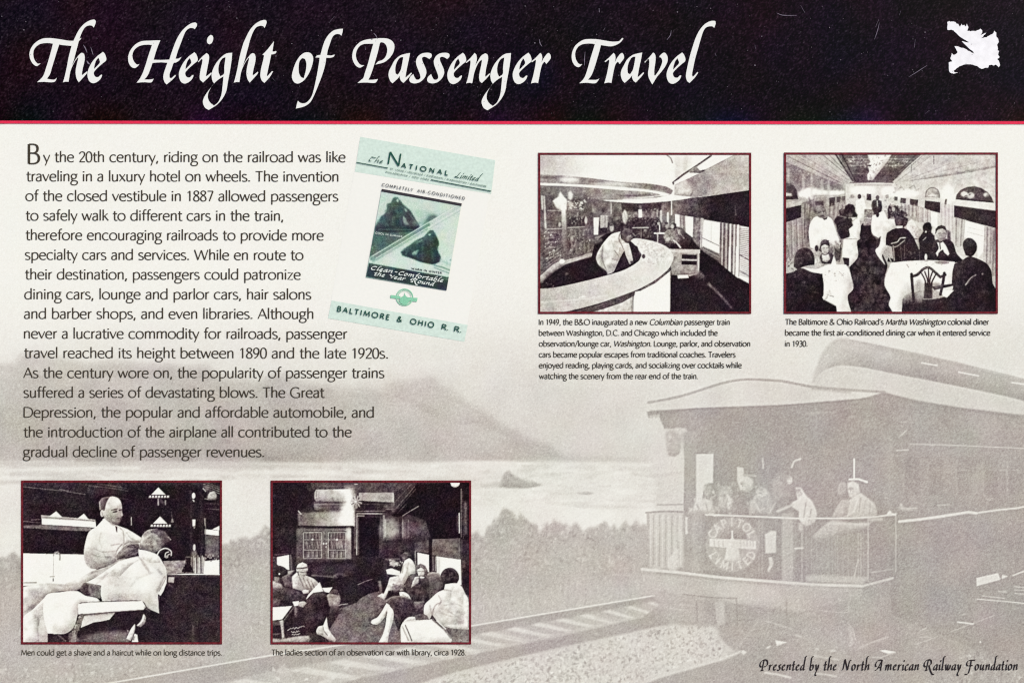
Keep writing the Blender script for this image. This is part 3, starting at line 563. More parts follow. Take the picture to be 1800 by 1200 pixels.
    c.tex([(570,640),(690,640),(760,830),(780,1050),(800,1150),(500,1150),(520,980),(490,830)], 9, 9); c.spk([(520,860),(740,860),(770,1150),(510,1150)], 45, 95, 90, 6, 16, .45)
    for y in (800, 880, 970, 1070): L([(540,y),(740,y)], 58, 5, .5, 2)
    for i in range(7):
        for j in range(5):
            if (i + j) % 2: y, h_ = 700 + i * 66, 58; x = 640 + (j - 2.5) * (34 + i * 6); P([(x,y),(x+30+i*5,y),(x+31+i*6,y+h_),(x-2,y+h_)], 66, .45, 3)
    L([(640,760),(645,1150)], 62, 8, .5, 3); L([(570,780),(545,1150)], 28, 6, .6, 3); L([(712,800),(745,1150)], 28, 6, .6, 3)
    # far diners
    S([(535,372),(562,362),(596,368),(618,440),(600,480),(585,520),(555,500),(540,440)], 232); E(563,342,13,18,72,1,1); P([(614,322),(646,325),(646,370),(614,368)], 60); P([(560,362),(590,345),(600,380)], 236)
    S([(648,392),(662,368),(690,362),(718,375),(722,430),(700,470),(670,470),(650,430)], 62); E(690,350,13,17,85,1,1); L([(688,375),(690,410)], 190, 8); E(640,425,12,8,215)
    P([(598,430),(656,434),(650,492),(596,486)], 126); c.tex([(598,430),(656,434),(650,492),(596,486)], 18, 4); S([(598,488),(650,490),(652,545),(590,545)], 150, 1, 2); c.spk([(595,490),(650,490),(650,545),(590,545)], 60, 215, 20, 4, 8)
    c.spk([(660,440),(740,440),(740,480),(660,480)], 40, 120, 16, 6, 12); c.spk([(730,390),(900,410),(900,520),(780,500)], 35, 190, 70, 6, 13, .75)
    P([(388,500),(410,478),(425,482),(418,440),(440,425),(458,440),(462,408),(490,392),(520,400),(534,424),(530,446),(550,470),(548,484),(520,494),(508,520),(518,545),(500,600),(482,642),(432,642),(408,590),(400,545),(385,520)], 42, 1, 2); c.spk([(420,440),(540,420),(540,480),(490,600),(430,620),(400,510)], 30, 75, 40, 6, 14, .6)
    E(440,445,14,16,120,.7,3); L([(430,480),(470,490)], 140, 8, .7, 2); L([(488,492),(520,490)], 150, 6, .7, 2); E(500,470,14,16,95,.8,3)
    # white cloths along the aisle
    S([(518,505),(560,495),(572,560),(562,625),(545,665),(552,765),(492,838),(482,785),(440,770),(452,640),(500,625),(488,572),(520,545)], 230); L([(450,640),(545,640)], 110, 6, .6, 1); L([(500,600),(540,640)], 190, 8, .6, 3); P([(445,770),(492,775),(490,830),(460,830)], 44)
    L([(440,640),(425,790)], 120, 10, .8, 2); L([(432,650),(420,800)], 60, 7, .8); S([(505,490),(540,490),(520,520)], 200)
    S([(655,478),(735,440),(760,500),(805,500),(822,565),(752,612),(758,695),(722,755),(745,825),(700,772),(676,720),(712,640),(655,605),(645,540)], 230); L([(650,600),(700,650)], 170, 7, .6, 3); S([(690,640),(715,620),(700,690),(672,715)], 50, .9, 2); E(745,585,20,14,200,.8,4); E(690,470,12,18,50)
    P([(760,430),(775,404),(795,420),(812,402),(838,418),(850,446),(868,440),(880,452),(876,480),(905,498),(900,540),(866,562),(826,520),(800,480),(764,502)], 50, 1, 2); c.spk([(770,420),(860,440),(900,510),(850,540),(790,490)], 25, 175, 40, 5, 11, .8); E(802,432,12,16,185,.9,2); E(880,460,14,10,60)
    S([(895,560),(905,520),(932,505),(958,535),(980,590),(972,700),(942,640)], 208); c.spk([(900,530),(940,515),(975,590),(970,680),(930,620)], 120, 235, 34, 5, 10, .7); E(932,525,14,20,220,.9,3); L([(945,640),(972,640)], 90, 8, .8, 2)
    # man in the middle, seen from behind, and his chair
    P([(826,562),(790,575),(756,598),(748,640),(748,682),(790,695),(802,780),(765,770),(758,800),(880,812),(985,795),(985,720),(945,630),(910,580),(870,560)], 38); P([(822,552),(866,548),(868,562),(824,566)], 210)
    S([(812,505),(830,475),(862,478),(874,510),(866,545),(818,548)], 52); L([(820,480),(872,498)], 110, 6, .7, 2); E(842,525,20,18,90,.7,5)
    L([(788,672),(830,660),(850,635),(886,632)], 175, 8, 1, 1, True); L([(800,700),(830,690),(880,650)], 140, 8, .9, 1, True); L([(800,690),(808,790)], 150, 9, .9, 1); L([(772,770),(786,800)], 180, 6)
    c.spk([(830,690),(940,680),(970,780),(830,790)], 25, 120, 34, 5, 10, .6); L([(850,690),(860,790)], 85, 6, .7, 1); L([(880,680),(880,780)], 90, 6, .7, 1)
    P([(978,640),(1000,605),(1012,590),(1006,556),(1020,530),(1042,522),(1064,534),(1074,560),(1068,592),(1090,620),(1104,690),(1100,800),(985,800),(985,690)], 36, 1, 2); L([(1010,650),(1030,630)], 140, 6); E(1050,545,18,22,30); E(1030,590,7,7,190); c.spk([(990,600),(1090,600),(1090,780),(990,780)], 25, 70, 30, 5, 12, .6)
    # man seated at the right
    P([(1180,575),(1202,590),(1206,690),(1182,690)], 62, .9, 3); S([(1085,650),(1130,640),(1182,640),(1222,668),(1246,740),(1292,790),(1240,806),(1092,800),(1075,720)], 38)
    S([(1100,590),(1115,560),(1160,555),(1176,600),(1166,645),(1130,660),(1106,630)], (196, 168, (1110,560), (1150,650)))
    P([(1096,604),(1098,570),(1116,550),(1140,542),(1166,552),(1178,580),(1176,600),(1168,580),(1148,568),(1122,572),(1108,582),(1103,600)], 58, 1, 1); L([(1116,602),(1134,600)], 92, 6, .9, 1); L([(1148,602),(1166,602)], 92, 6, .9, 1); L([(1140,605),(1142,622)], 140, 6, .8, 2); L([(1126,637),(1156,637)], 110, 5, .8, 1)
    S([(1108,662),(1132,668),(1150,660),(1172,690),(1196,745),(1186,758),(1160,735),(1150,715),(1128,730),(1112,765),(1100,740),(1120,705)], 236); L([(1128,668),(1132,710)], 60, 8); P([(1118,740),(1150,720),(1170,760),(1120,775)], 45, 1, 1)
    # right table, chair and seated figure
    S([(785,808),(900,795),(1080,790),(1232,800),(1235,950),(1240,1020),(1180,1060),(1100,1000),(925,1020),(862,1062),(862,1165),(812,1165),(770,1105),(782,1050),(738,950)], 240)
    L([(800,840),(760,950)], 215, 12, .6, 5); L([(790,1060),(800,1140)], 222, 14, .6, 5); L([(790,812),(900,800),(1080,795)], 205, 6, .7, 2)
    S([(1085,802),(1140,790),(1195,800),(1190,812),(1120,815)], 118, .9, 3); E(1030,768,9,24,232); E(1032,792,16,8,150,.7,2); c.spk([(900,800),(1060,795),(1210,800),(1210,830),(900,830)], 130, 215, 40, 4, 9, .6); E(980,970,26,46,150,.5,8); L([(895,820),(910,840)], 130, 5, .7)
    S([(1290,690),(1296,655),(1325,632),(1358,640),(1386,672),(1388,715),(1370,748),(1345,768),(1308,752)], 42, 1, 1); E(1335,660,26,20,62,.6,6)
    S([(1230,815),(1285,790),(1328,765),(1372,770),(1455,810),(1490,862),(1500,950),(1530,1010),(1530,1170),(858,1170),(868,1062),(930,1045),(1010,1065),(1100,1060),(1160,1045),(1215,1000),(1222,970),(1090,1000),(1070,975),(1212,955),(1216,880)], 28)
    c.tex([(1230,820),(1450,820),(1500,1150),(1240,1150)], 5, 9); L([(1310,962),(1345,915),(1382,892)], 165, 8, .85, 2, True); L([(1330,950),(1370,905)], 60, 8, .7, 2); E(1428,885,7,7,120,.9,2)
    P([(1140,1000),(1228,1000),(1178,1052),(1150,1042)], 228)
    S([(868,1062),(905,1032),(960,1020),(1005,1040),(1010,1080),(930,1090),(872,1100)], 112, .9, 6); E(985,1060,20,30,150,.8,8)
    L([(928,905),(972,890),(1012,852),(1050,840),(1092,872),(1132,908),(1166,892)], 62, 19, 1, 1, True); L([(940,900),(1012,850),(1050,836)], 118, 5, .7, 1, True)
    L([(929,888),(936,980),(946,1090)], 50, 20, 1, 1); L([(1160,880),(1150,950),(1132,1030)], 46, 20, 1, 1)
    for q in ([(1000,882),(1024,930),(1036,1020)], [(1022,870),(1042,930),(1046,1020)], [(1076,872),(1058,930),(1052,1020)], [(1098,892),(1070,950),(1060,1020)], [(1048,850),(1050,940)]): L(q, 50, 10, 1, 1, True)
    P([(1020,950),(1078,950),(1075,1060),(1015,1060)], 46, .9, 3); E(1112,970,30,22,96,.7,8)
    # standing waiter
    S([(242,492),(280,476),(312,505),(338,480),(368,500),(395,570),(415,630),(432,672),(405,705),(355,665),(300,655),(270,720),(218,700),(206,600),(214,540)], 244)
    L([(250,560),(240,680)], 226, 14, .7, 6); L([(370,560),(395,640)], 224, 14, .7, 6); S([(258,640),(310,650),(275,710)], 226, .7, 5)
    S([(243,440),(258,412),(292,400),(320,422),(332,462),(312,492),(285,492),(258,470)], (95, 130, (255,420), (310,470))); E(270,420,22,16,140,.6,6); L([(276,456),(292,452)], 52, 6); L([(306,448),(320,446)], 52, 6); L([(292,478),(314,474)], 56, 6); E(300,463,7,7,150,.8,3); S([(243,440),(250,420),(262,470),(256,468)], 66, .9, 3)
    E(275,425,18,12,176,.7,5); E(318,465,8,14,160,.6,4); L([(300,448),(302,466)], 165, 5, .6, 2)
    P([(304,492),(322,498),(340,482),(334,500),(316,508)], 36)
    L([(395,660),(415,690)], 130, 14, .8, 3); c.spk([(400,670),(440,640),(440,720),(410,730)], 50, 220, 22, 5, 9)
    # seated woman facing us, and her table
    S([(275,720),(287,690),(292,660),(316,643),(344,650),(354,682),(350,715),(366,735),(392,770),(380,812),(300,815),(284,770),(300,735)], 58); c.spk([(290,650),(345,645),(352,690),(290,690)], 40, 110, 16, 4, 8, .6); S([(352,700),(372,690),(385,720),(368,750),(352,735)], 96, .8, 3); S([(294,692),(318,678),(344,688),(346,728),(326,752),(302,738)], 192, 1, 1); L([(304,706),(318,704)], 92, 5); L([(330,706),(342,705)], 92, 5); L([(316,734),(330,734)], 105, 5)
    S([(298,748),(326,755),(345,745),(356,780),(335,805),(305,795)], 214, .95, 2); S([(378,690),(400,680),(420,710),(400,740),(385,730)], 110, .8, 4); E(262,706,14,22,44,1,2); E(238,720,10,16,190,.7,3)
    P([(392,700),(412,720),(440,700),(430,780),(400,800),(385,760)], 62, .9, 3)
    P([(384,755),(402,822),(362,824)], 232); P([(262,740),(285,800),(245,815)], 210); L([(262,750),(268,800)], 130, 6, .7, 2); S([(245,815),(312,812),(312,850),(250,855)], 178, .9, 3); L([(255,850),(315,845)], 95, 7, .7, 2)
    S([(165,840),(260,850),(340,822),(468,820),(492,862),(518,990),(480,1042),(508,1165),(398,1165),(388,1100),(348,1080),(308,1065),(300,900),(215,865)], 236)
    c.spk([(320,860),(460,850),(470,930),(320,960)], 120, 215, 34, 4, 9, .6); L([(420,870),(450,900)], 130, 5, .6, 1); L([(350,1000),(370,1050)], 190, 12, .7, 4); E(160,855,18,16,185,.8,3); L([(440,1060),(450,1150)], 220, 10, .5, 4)
    # woman at the left, from behind
    c.spk([(50,780),(110,780),(140,870),(50,880)], 60, 220, 46, 6, 13, .8)
    S([(100,835),(108,760),(140,712),(195,702),(235,735),(248,790),(245,822),(205,826),(160,838),(132,858)], 44, 1, 1); c.spk([(120,750),(230,740),(235,810),(120,830)], 25, 95, 40, 5, 11, .6); L([(205,735),(225,770)], 110, 8, .6, 3)
    S([(36,885),(96,872),(148,845),(225,872),(280,882),(302,885),(312,970),(308,1060),(352,1088),(400,1112),(405,1165),(36,1165)], 27); c.tex([(60,890),(300,890),(380,1150),(60,1150)], 5, 9); E(170,945,16,10,80,.6,4); L([(235,1010),(275,1018)], 78, 8, .6, 3)
    S([(302,1048),(340,1005),(352,1030),(330,1065),(312,1068)], 214); P([(340,1040),(365,1030),(378,1060),(360,1085),(345,1072)], 236); L([(355,1038),(382,1045)], 70, 5, .8)
    return c
def art_ladies():
    c = Canvas(476, 844.5, 828, 1131, 1., 44).win(468, 838, 4); P, S, L, E = c.poly, c.S, c.line, c.ell
    P([(300,36),(1020,36),(900,110),(330,92)], 70, 1, 4); L([(330,66),(590,62)], 96, 10, .8, 4); L([(620,52),(640,50)], 170, 6); L([(690,60),(900,75)], 56, 10, .8, 4)
    P([(36,36),(310,36),(330,180),(230,250),(200,560),(36,560)], 30, 1, 6); L([(290,60),(310,90)], 80, 20, .7, 8); P([(60,360),(215,350),(215,560),(150,560),(60,540)], 40, .8, 8)
    S([(340,110),(350,88),(470,86),(590,84),(602,168),(470,172),(350,168),(340,150)], (170, 200, (350,120), (560,120))); L([(352,100),(352,160)], 110, 7, .7, 2)
    P([(650,108),(888,106),(900,122),(898,178),(655,165)], 164, 1, 1); L([(892,112),(894,172)], 205, 8, .7, 2); L([(650,108),(885,106)], 80, 6, .7)
    P([(336,176),(605,176),(605,245),(336,230)], 88, 1, 2)
    for y, v in ((180,60), (190,170), (204,80), (214,150), (228,95)): L([(340,y),(600,y+2)], v, 5, .7, 1)
    P([(400,190),(520,190),(520,235),(400,235)], 62, .75, 14); E(355,210,18,18,140,.7,6)
    P([(220,255),(420,238),(620,232),(622,345),(225,345)], (96, 222, (250,300), (570,290)), 1, 3); L([(300,245),(520,238)], 80, 14, .7, 6)
    E(585,140,42,70,240,.9,16); E(572,225,52,46,240,.95,14); E(560,300,60,38,238,.9,14); E(590,190,22,60,240,.8,8)
    L([(226,238),(246,262)], 190, 7, .9, 1); L([(232,260),(236,340)], 125, 9, .7, 3)
    P([(655,180),(905,190),(905,240),(820,250),(655,235)], 44); L([(650,188),(900,196)], 66, 6); L([(840,200),(890,205)], 100, 26, .7, 6); L([(845,225),(890,226)], 140, 7, .8, 2)
    for k in range(9):
        a = k * 2 * np.pi / 9 + .2; L([(632+14*np.cos(a),172+14*np.sin(a)),(632+38*np.cos(a),174+40*np.sin(a))], 190, 10, .9, 2)
        L([(632+20*np.cos(a+.35),172+20*np.sin(a+.35)),(632+36*np.cos(a+.35),174+38*np.sin(a+.35))], 62, 6, .8)
    E(630,172,9,9,215); E(632,208,12,14,150,.8,2); E(600,165,14,20,225,.6,6)
    L([(160,345),(300,348),(450,352),(608,348)], 36, 13, 1, 2); E(603,352,12,10,30)
    P([(212,362),(600,360),(598,600),(215,605)], (82, 128, (230,480), (560,420)), 1, 3); E(580,400,18,50,228,.9,10); E(245,380,30,20,130,.7,8)
    L([(603,360),(604,540)], 34, 11, 1, 1)
    for x0, x1 in ((262, 388), (437, 557)):
        P([(x0,390),(x1,388),(x1,570),(x0,572)], 74)
        for k in range(15):
            x = x0 + 8 + k * (x1 - x0 - 14) / 15
            L([(x,396),(x,434)], 55 + (k * 37) % 110, 7, .7); L([(x-6+(k%5)*2,452),(x+8,500)], 55 + (k * 53) % 130, 6, .75); L([(x,524),(x,562)], 60 + (k * 29) % 125, 7, .75)
        L([(x0,440),(x1,440)], 150, 5); L([(x0,512),(x1,512)], 160, 5)
        L([(x0,390),(x1,388),(x1,570),(x0,572),(x0,390)], 165, 6, 1, 1)
        L([(x0-5,384),(x1+5,382)], 60, 5)
    E(518,470,20,26,165,.7,4); E(325,438,7,7,232); E(497,440,7,7,232); E(404,468,6,7,240); E(421,466,6,7,235); E(420,490,5,6,220); L([(412,390),(412,600)], 62, 14, .6, 3); L([(405,385),(412,400)], 170, 8, .7, 2)
    P([(215,575),(600,575),(600,605),(215,610)], 60, 1, 4); L([(520,595),(598,592)], 120, 10, .8, 3)
    # door and right panelling
    P([(650,285),(800,285),(790,560),(650,560)], 25, 1, 2); L([(636,545),(638,256),(830,258)], 176, 7); L([(625,500),(624,240),(835,238)], 120, 6, .9); L([(615,250),(616,340)], 200, 10, .8, 3); L([(648,285),(650,540)], 70, 6); L([(640,272),(690,272)], 200, 6, .8, 1)
    P([(800,290),(820,280),(825,520),(795,540)], 60, 1, 4); L([(800,340),(800,420)], 105, 12, .7, 5)
    P([(815,250),(1000,262),(1180,330),(1170,440),(820,450)], 58, 1, 6)
    E(868,365,62,70,168,.85,18); L([(828,270),(828,440)], 190, 9, .85, 3); L([(838,300),(838,420)], 226, 7, .8, 3); E(975,370,40,56,128,.8,14); E(1060,360,70,40,92,.8,16); L([(945,280),(945,440)], 42, 18, .8, 4); L([(960,300),(960,420)], 170, 7, .7, 2); L([(985,310),(985,420)], 58, 8, .7, 2); L([(1000,300),(1002,420)], 130, 6, .6, 2)
    P([(820,440),(1040,440),(1040,560),(830,560)], 46, 1, 10)
    P([(880,270),(960,180),(1060,50),(1430,36),(1430,440),(1160,440),(1120,300),(1000,262),(920,280)], 21, 1, 2)
    P([(900,110),(1010,36),(1060,36),(905,240),(880,270),(900,180)], 50, 1, 3)
    for q, v in (([(905,230),(1040,70)],120), ([(900,255),(1050,85)],80), ([(895,185),(1020,50)],90), ([(925,250),(985,190)],110)): L(q, v, 6, .7, 2)
    L([(960,272),(1010,240),(1070,205)], 150, 6, .8, 1); L([(888,262),(960,235)], 28, 18, .8, 4); P([(875,180),(905,178),(905,245),(885,250)], 98, .8, 5)
    L([(1371,85),(1371,420)], 120, 6, .9, 1); L([(1357,255),(1358,390)], 222, 8, 1, 1); L([(1345,270),(1346,380)], 100, 10, .6, 4); L([(1400,180),(1402,400)], 128, 20, .7, 7); L([(1380,100),(1385,430)], 60, 6)
    S([(1294,38),(1362,38),(1355,60),(1328,72),(1304,62)], 228, 1, 1)
    # windows
    P([(1042,462),(1142,440),(1142,532),(1046,520)], 80); c.tex([(1042,462),(1142,440),(1142,532),(1046,520)], 8, 8); P([(1168,436),(1364,430),(1366,580),(1164,545)], 94); c.tex([(1168,436),(1364,430),(1366,580),(1164,545)], 8, 8)
    P([(1062,530),(1144,546),(1150,670),(1065,640)], 244); P([(1196,556),(1368,580),(1372,760),(1200,700)], 242); P([(1196,556),(1225,560),(1225,690),(1200,690)], 200, .8, 3)
    L([(1048,522),(1050,640)], 120, 9); L([(1154,430),(1156,660)], 30, 22); L([(1175,556),(1178,664)], 62, 22); L([(1190,560),(1190,664)], 150, 5); L([(1172,560),(1174,660)], 120, 4); L([(1165,660),(1195,664)], 50, 8)
    P([(1372,440),(1430,560),(1430,820),(1376,770)], 42); L([(1374,440),(1376,780)], 90, 6, .8, 2); P([(1380,600),(1430,620),(1430,800),(1385,760)], 30, .8, 3); P([(1376,580),(1400,590),(1400,640),(1376,640)], 80, .7, 4)
    P([(36,556),(75,562),(160,544),(185,560),(190,660),(36,660)], 62); P([(75,562),(160,546),(162,652),(110,640),(75,612)], 238); L([(172,548),(176,655)], 128, 6); L([(165,548),(168,655)], 50, 5); L([(60,545),(155,538)], 90, 8, .8, 3); S([(150,660),(200,655),(165,690),(135,720)], 178, .9, 3)
    # dark lower wall, sofa, carpet
    P([(300,605),(830,560),(830,830),(640,880),(500,900),(300,760)], 35, 1, 6); P([(300,610),(620,612),(600,690),(330,690)], 52, .8, 10)
    L([(320,690),(400,695),(500,705)], 118, 10, .8, 3, True); L([(470,700),(510,680),(560,690)], 80, 12, .7, 5, True); S([(470,690),(505,675),(500,700),(475,705)], 120, .8, 3)
    P([(440,1165),(430,1090),(470,1030),(500,980),(520,925),(570,905),(636,884),(655,858),(715,822),(790,802),(850,820),(900,900),(1000,1000),(985,1165)], (96, 108, (560,900), (760,1150)), 1, 2); c.tex([(480,1150),(480,930),(640,870),(780,805),(960,960),(960,1150)], 5, 3)
    S([(440,905),(510,915),(540,950),(470,975),(430,960)], 60, .8, 8)
    L([(645,755),(690,735),(742,718)], 120, 6, .85, 1, True); L([(492,906),(530,895),(572,890)], 150, 6, .85, 1); L([(795,735),(808,800)], 128, 18, .7, 4)
    # desk corner with the writing woman
    P([(825,565),(960,580),(945,700),(905,700),(830,720)], 48, 1, 2); P([(838,572),(940,572),(945,582),(840,584)], 95, .9, 2)
    P([(842,650),(880,640),(940,662),(942,694),(850,680)], 222); c.spk([(860,585),(960,590),(960,625),(870,625)], 90, 230, 24, 6, 13, .9); L([(845,690),(935,700)], 60, 8); P([(870,595),(930,600),(925,622),(870,620)], 210, .8, 3); L([(800,740),(806,800)], 120, 14, .8, 3)
    S([(945,550),(970,530),(1008,532),(1020,560),(1000,578),(960,575)], 72, 1, 2); S([(955,560),(975,565),(985,590),(965,590)], 150, .8, 4)
    S([(972,590),(1005,568),(1030,590),(1048,630),(1050,680),(1015,682),(990,720),(965,755),(930,770),(925,720),(950,660)], 218, 1, 1); L([(1000,600),(985,680),(950,740)], 168, 8, .7, 3, True); L([(965,620),(955,670)], 130, 10, .7, 3)
    S([(868,705),(930,692),(950,730),(930,770),(880,800),(850,830),(826,862),(815,850),(835,800),(852,760)], 212, 1, 1); S([(780,835),(815,815),(838,830),(828,862),(812,850)], 214); P([(858,800),(900,790),(905,830),(860,850),(835,865)], 40, 1, 2); L([(870,760),(880,800)], 160, 8, .6, 3)
    # lady in the armchair
    S([(1112,690),(1160,668),(1210,676),(1238,712),(1244,800),(1165,870),(1130,860)], 84); L([(1125,690),(1165,672),(1212,680),(1232,705)], 168, 10, .7, 3, True)
    S([(1000,695),(1048,682),(1120,698),(1152,740),(1162,860),(1150,872),(1035,872),(1005,830),(975,760)], 60); c.tex([(1000,695),(1120,698),(1160,870),(1035,870),(980,760)], 8, 7); L([(1150,720),(1155,860)], 96, 8, .7, 3); L([(1085,720),(1130,718)], 95, 6, .7, 2)
    S([(1050,665),(1052,622),(1085,607),(1115,622),(1136,660),(1130,695),(1110,680),(1090,640),(1065,690)], 98, 1, 2); c.spk([(1055,620),(1110,612),(1132,670),(1115,680),(1085,635)], 60, 180, 20, 4, 8, .7)
    S([(1062,650),(1088,635),(1110,650),(1112,685),(1090,702),(1068,690)], 206, 1, 1); L([(1070,662),(1082,662)], 110, 5, .8); L([(1094,662),(1106,662)], 110, 5, .8); L([(1080,688),(1098,688)], 120, 5, .8)
    S([(1045,702),(1072,698),(1072,740),(1045,760),(1018,778),(1030,735)], 196, .95, 1); L([(1058,710),(1038,760)], 150, 6, .7, 2); E(1095,705,18,6,220)
    S([(880,770),(905,750),(950,755),(980,760),(960,800),(900,812)], 108, .95, 3); S([(900,760),(925,745),(960,745),(965,765)], 205, .7, 3); c.spk([(890,760),(975,755),(960,800),(900,805)], 40, 175, 18, 5, 10, .7)
    S([(935,808),(965,806),(1000,825),(1020,862),(985,858),(940,835)], 216); L([(960,825),(1000,850)], 120, 5, .7, 1)
    S([(850,868),(880,845),(940,838),(1010,855),(1045,895),(1010,960),(965,1010),(930,1085),(905,1020),(885,940)], 60); c.tex([(855,870),(940,840),(1040,895),(930,1080),(885,940)], 8, 6); L([(848,872),(878,846),(940,838),(1012,854)], 150, 8, .8, 2, True); L([(848,884),(770,950)], 52, 10, .6, 5); L([(930,880),(940,980),(925,1070)], 62, 8, .7, 4); L([(990,870),(980,960)], 66, 8, .6, 4)
    P([(960,905),(1010,880),(1115,878),(1110,975),(985,990),(960,960)], 56, 1, 4); S([(1035,880),(1110,870),(1112,940),(1050,930)], 112, .8, 6); L([(1040,880),(1110,876)], 150, 6, .6, 2)
    L([(850,880),(800,960),(730,1010)], 62, 10, .7, 4); S([(846,884),(870,902),(858,948),(822,998),(792,1030),(760,1040),(736,1024),(742,1006),(782,984),(812,944)], 226); L([(848,950),(838,1040),(800,1110)], 70, 12, .8, 4); S([(862,902),(894,940),(890,1012),(866,1092),(852,1165),(788,1165),(822,1100),(838,1040),(848,968)], 232); L([(886,960),(862,1090)], 186, 7, .7, 3); L([(728,1024),(738,1034),(775,1042)], 50, 6); L([(893,930),(935,1080)], 60, 6, .7, 3)
    # lady at the right, from behind
    S([(1225,700),(1238,662),(1275,638),(1318,642),(1350,675),(1356,715),(1340,748),(1270,750),(1235,735)], 50); c.tex([(1230,690),(1300,640),(1350,700),(1270,748)], 8, 5)
    S([(1258,752),(1340,745),(1375,770),(1400,820),(1420,860),(1424,1070),(1330,1066),(1230,1040),(1165,965),(1150,1000),(1108,985),(1112,900),(1150,860),(1205,810),(1250,790)], 212, 1, 1); c.tex([(1258,752),(1380,780),(1418,1060),(1230,1040),(1150,860)], 8, 9)
    for q, v in (([(1250,790),(1300,800)],120), ([(1210,830),(1230,870),(1215,900)],140), ([(1165,965),(1190,900),(1230,880)],110), ([(1250,900),(1330,890),(1380,910)],170), ([(1240,960),(1320,980),(1390,960)],165), ([(1150,900),(1160,950)],150), ([(1300,800),(1290,860)],178), ([(1280,940),(1370,1000)],180)): L(q, v, 7, .7, 3, True)
    S([(1385,820),(1420,850),(1424,1060),(1395,1060)], 234, .8, 8); S([(1250,1040),(1400,1030),(1420,1068),(1320,1066)], 226, .7, 6)
    P([(1045,968),(1105,960),(1135,975),(1145,1002),(1045,1008)], 96); c.tex([(1045,968),(1135,975),(1145,1002),(1045,1008)], 12, 5)
    P([(1200,1040),(1320,1068),(1430,1075),(1430,1165),(1290,1165)], 112); P([(1180,1030),(1300,1070),(1310,1140),(1240,1090)], 84, .8, 6)
    S([(948,1165),(945,1060),(955,1030),(1000,985),(1045,980),(1050,1006),(1150,1000),(1170,1000),(1240,1060),(1300,1125),(1305,1150),(1290,1165)], 238); S([(945,1060),(958,1028),(1000,985),(1044,982),(1044,1006),(975,1014)], 205, .8, 3)
    L([(958,1050),(975,1090),(1000,1145)], 165, 10, .9, 2); L([(978,1040),(1000,1090),(1024,1150)], 95, 8, .95, 1); L([(960,1020),(1150,1002)], 195, 5, .7, 1); L([(1170,1000),(1250,1068),(1300,1130)], 120, 14, .9, 2); L([(1200,1010),(1262,1066)], 225, 7); L([(1190,1010),(1240,1060)], 70, 6, .8, 1)
    # cloche lady reading
    S([(185,705),(215,668),(275,690),(335,715),(372,748),(340,790),(290,805),(225,792),(185,780),(178,740)], 170, 1, 1); S([(180,700),(215,668),(230,720),(225,785),(188,780)], 216, .95, 3)
    for k in range(8): L([(232+k*14,700+k*5),(262+k*14,770+k*3)], (90, 190)[k % 2], 6, .7, 1)
    S([(212,650),(222,615),(255,598),(285,612),(293,645),(290,660),(255,662),(215,662)], 214); L([(218,642),(255,640),(290,634)], 92, 12, .95, 1); S([(225,662),(280,658),(285,685),(260,702),(232,690)], 190, .95, 2); L([(240,668),(262,668)], 80, 5); L([(270,666),(282,664)], 80, 5); L([(222,672),(230,690)], 60, 6, .7); E(262,690,10,5,120,.7)
    S([(250,800),(270,790),(300,795),(300,815),(262,820)], 222, .9, 2)
    S([(275,900),(290,850),(325,812),(415,805),(442,850),(450,910),(440,970),(400,1045),(350,1092),(300,1100),(275,1020),(262,960)], 44, 1, 1); c.tex([(275,900),(415,805),(445,900),(350,1090),(280,1000)], 6, 8)
    S([(425,830),(470,800),(510,815),(522,865),(500,925),(445,905)], 132, 1, 2); c.tex([(425,830),(510,815),(500,925),(445,905)], 9, 5); S([(440,820),(470,785),(505,795),(510,830),(480,825)], 66, .95, 3)
    P([(375,738),(402,802),(330,812),(278,862),(292,830)], 240); P([(392,778),(466,774),(442,812),(412,806)], 222); L([(375,740),(402,802)], 150, 4)
    S([(425,982),(440,1070),(492,1140),(482,1158),(445,1150),(405,1122),(358,1102),(352,1080),(368,1050),(400,1042)], 206, 1, 1); L([(398,1050),(405,1080),(430,1110)], 100, 6, .8, 1); S([(352,1080),(368,1050),(398,1060),(402,1115),(358,1102)], 182, .7, 3)
    # seated woman at the left edge
    S([(36,790),(60,765),(200,790),(275,840),(282,868),(258,888),(36,890)], 60); c.tex([(36,790),(200,790),(275,850),(36,890)], 8, 7); P([(36,850),(100,860),(90,900),(36,910)], 90, .8, 4)
    S([(36,650),(60,628),(100,622),(145,648),(152,680),(110,705),(36,700)], 46, 1, 1); E(92,680,6,7,235); S([(55,700),(95,705),(90,740),(60,740)], 135, .9, 4); S([(36,725),(75,740),(110,755),(115,780),(36,780)], 200, .85, 4); c.spk([(40,740),(110,750),(110,780),(40,780)], 120, 225, 14, 5, 9, .7)
    S([(110,700),(160,680),(180,720),(185,780),(130,770)], 90, .9, 4)
    P([(184,875),(230,870),(226,902),(198,908)], 236); S([(226,880),(262,872),(285,885),(262,915),(228,908)], 178, 1, 1); S([(200,905),(235,905),(225,985),(200,980)], 110, .7, 5)
    P([(36,915),(182,905),(112,1000),(36,1008)], 234); P([(112,1000),(185,908),(215,905),(270,960),(275,1100),(290,1165),(36,1165),(36,1010)], 40, 1, 1); L([(120,998),(186,912)], 70, 6); L([(128,1002),(196,912)], 150, 4, .8); L([(140,1000),(200,918)], 56, 8); S([(200,910),(225,925),(215,985),(198,975)], 120, .8, 4)
    P([(36,1012),(100,1005),(105,1040),(36,1042)], 84, .9, 3); P([(36,1045),(102,1045),(102,1105),(36,1105)], 34, .9, 3); L([(36,1105),(100,1100)], 110, 8, .8, 3); S([(92,1010),(118,1005),(122,1050),(128,1130),(112,1140),(104,1060)], 172, 1, 2); E(112,1020,10,16,205,.7,3)
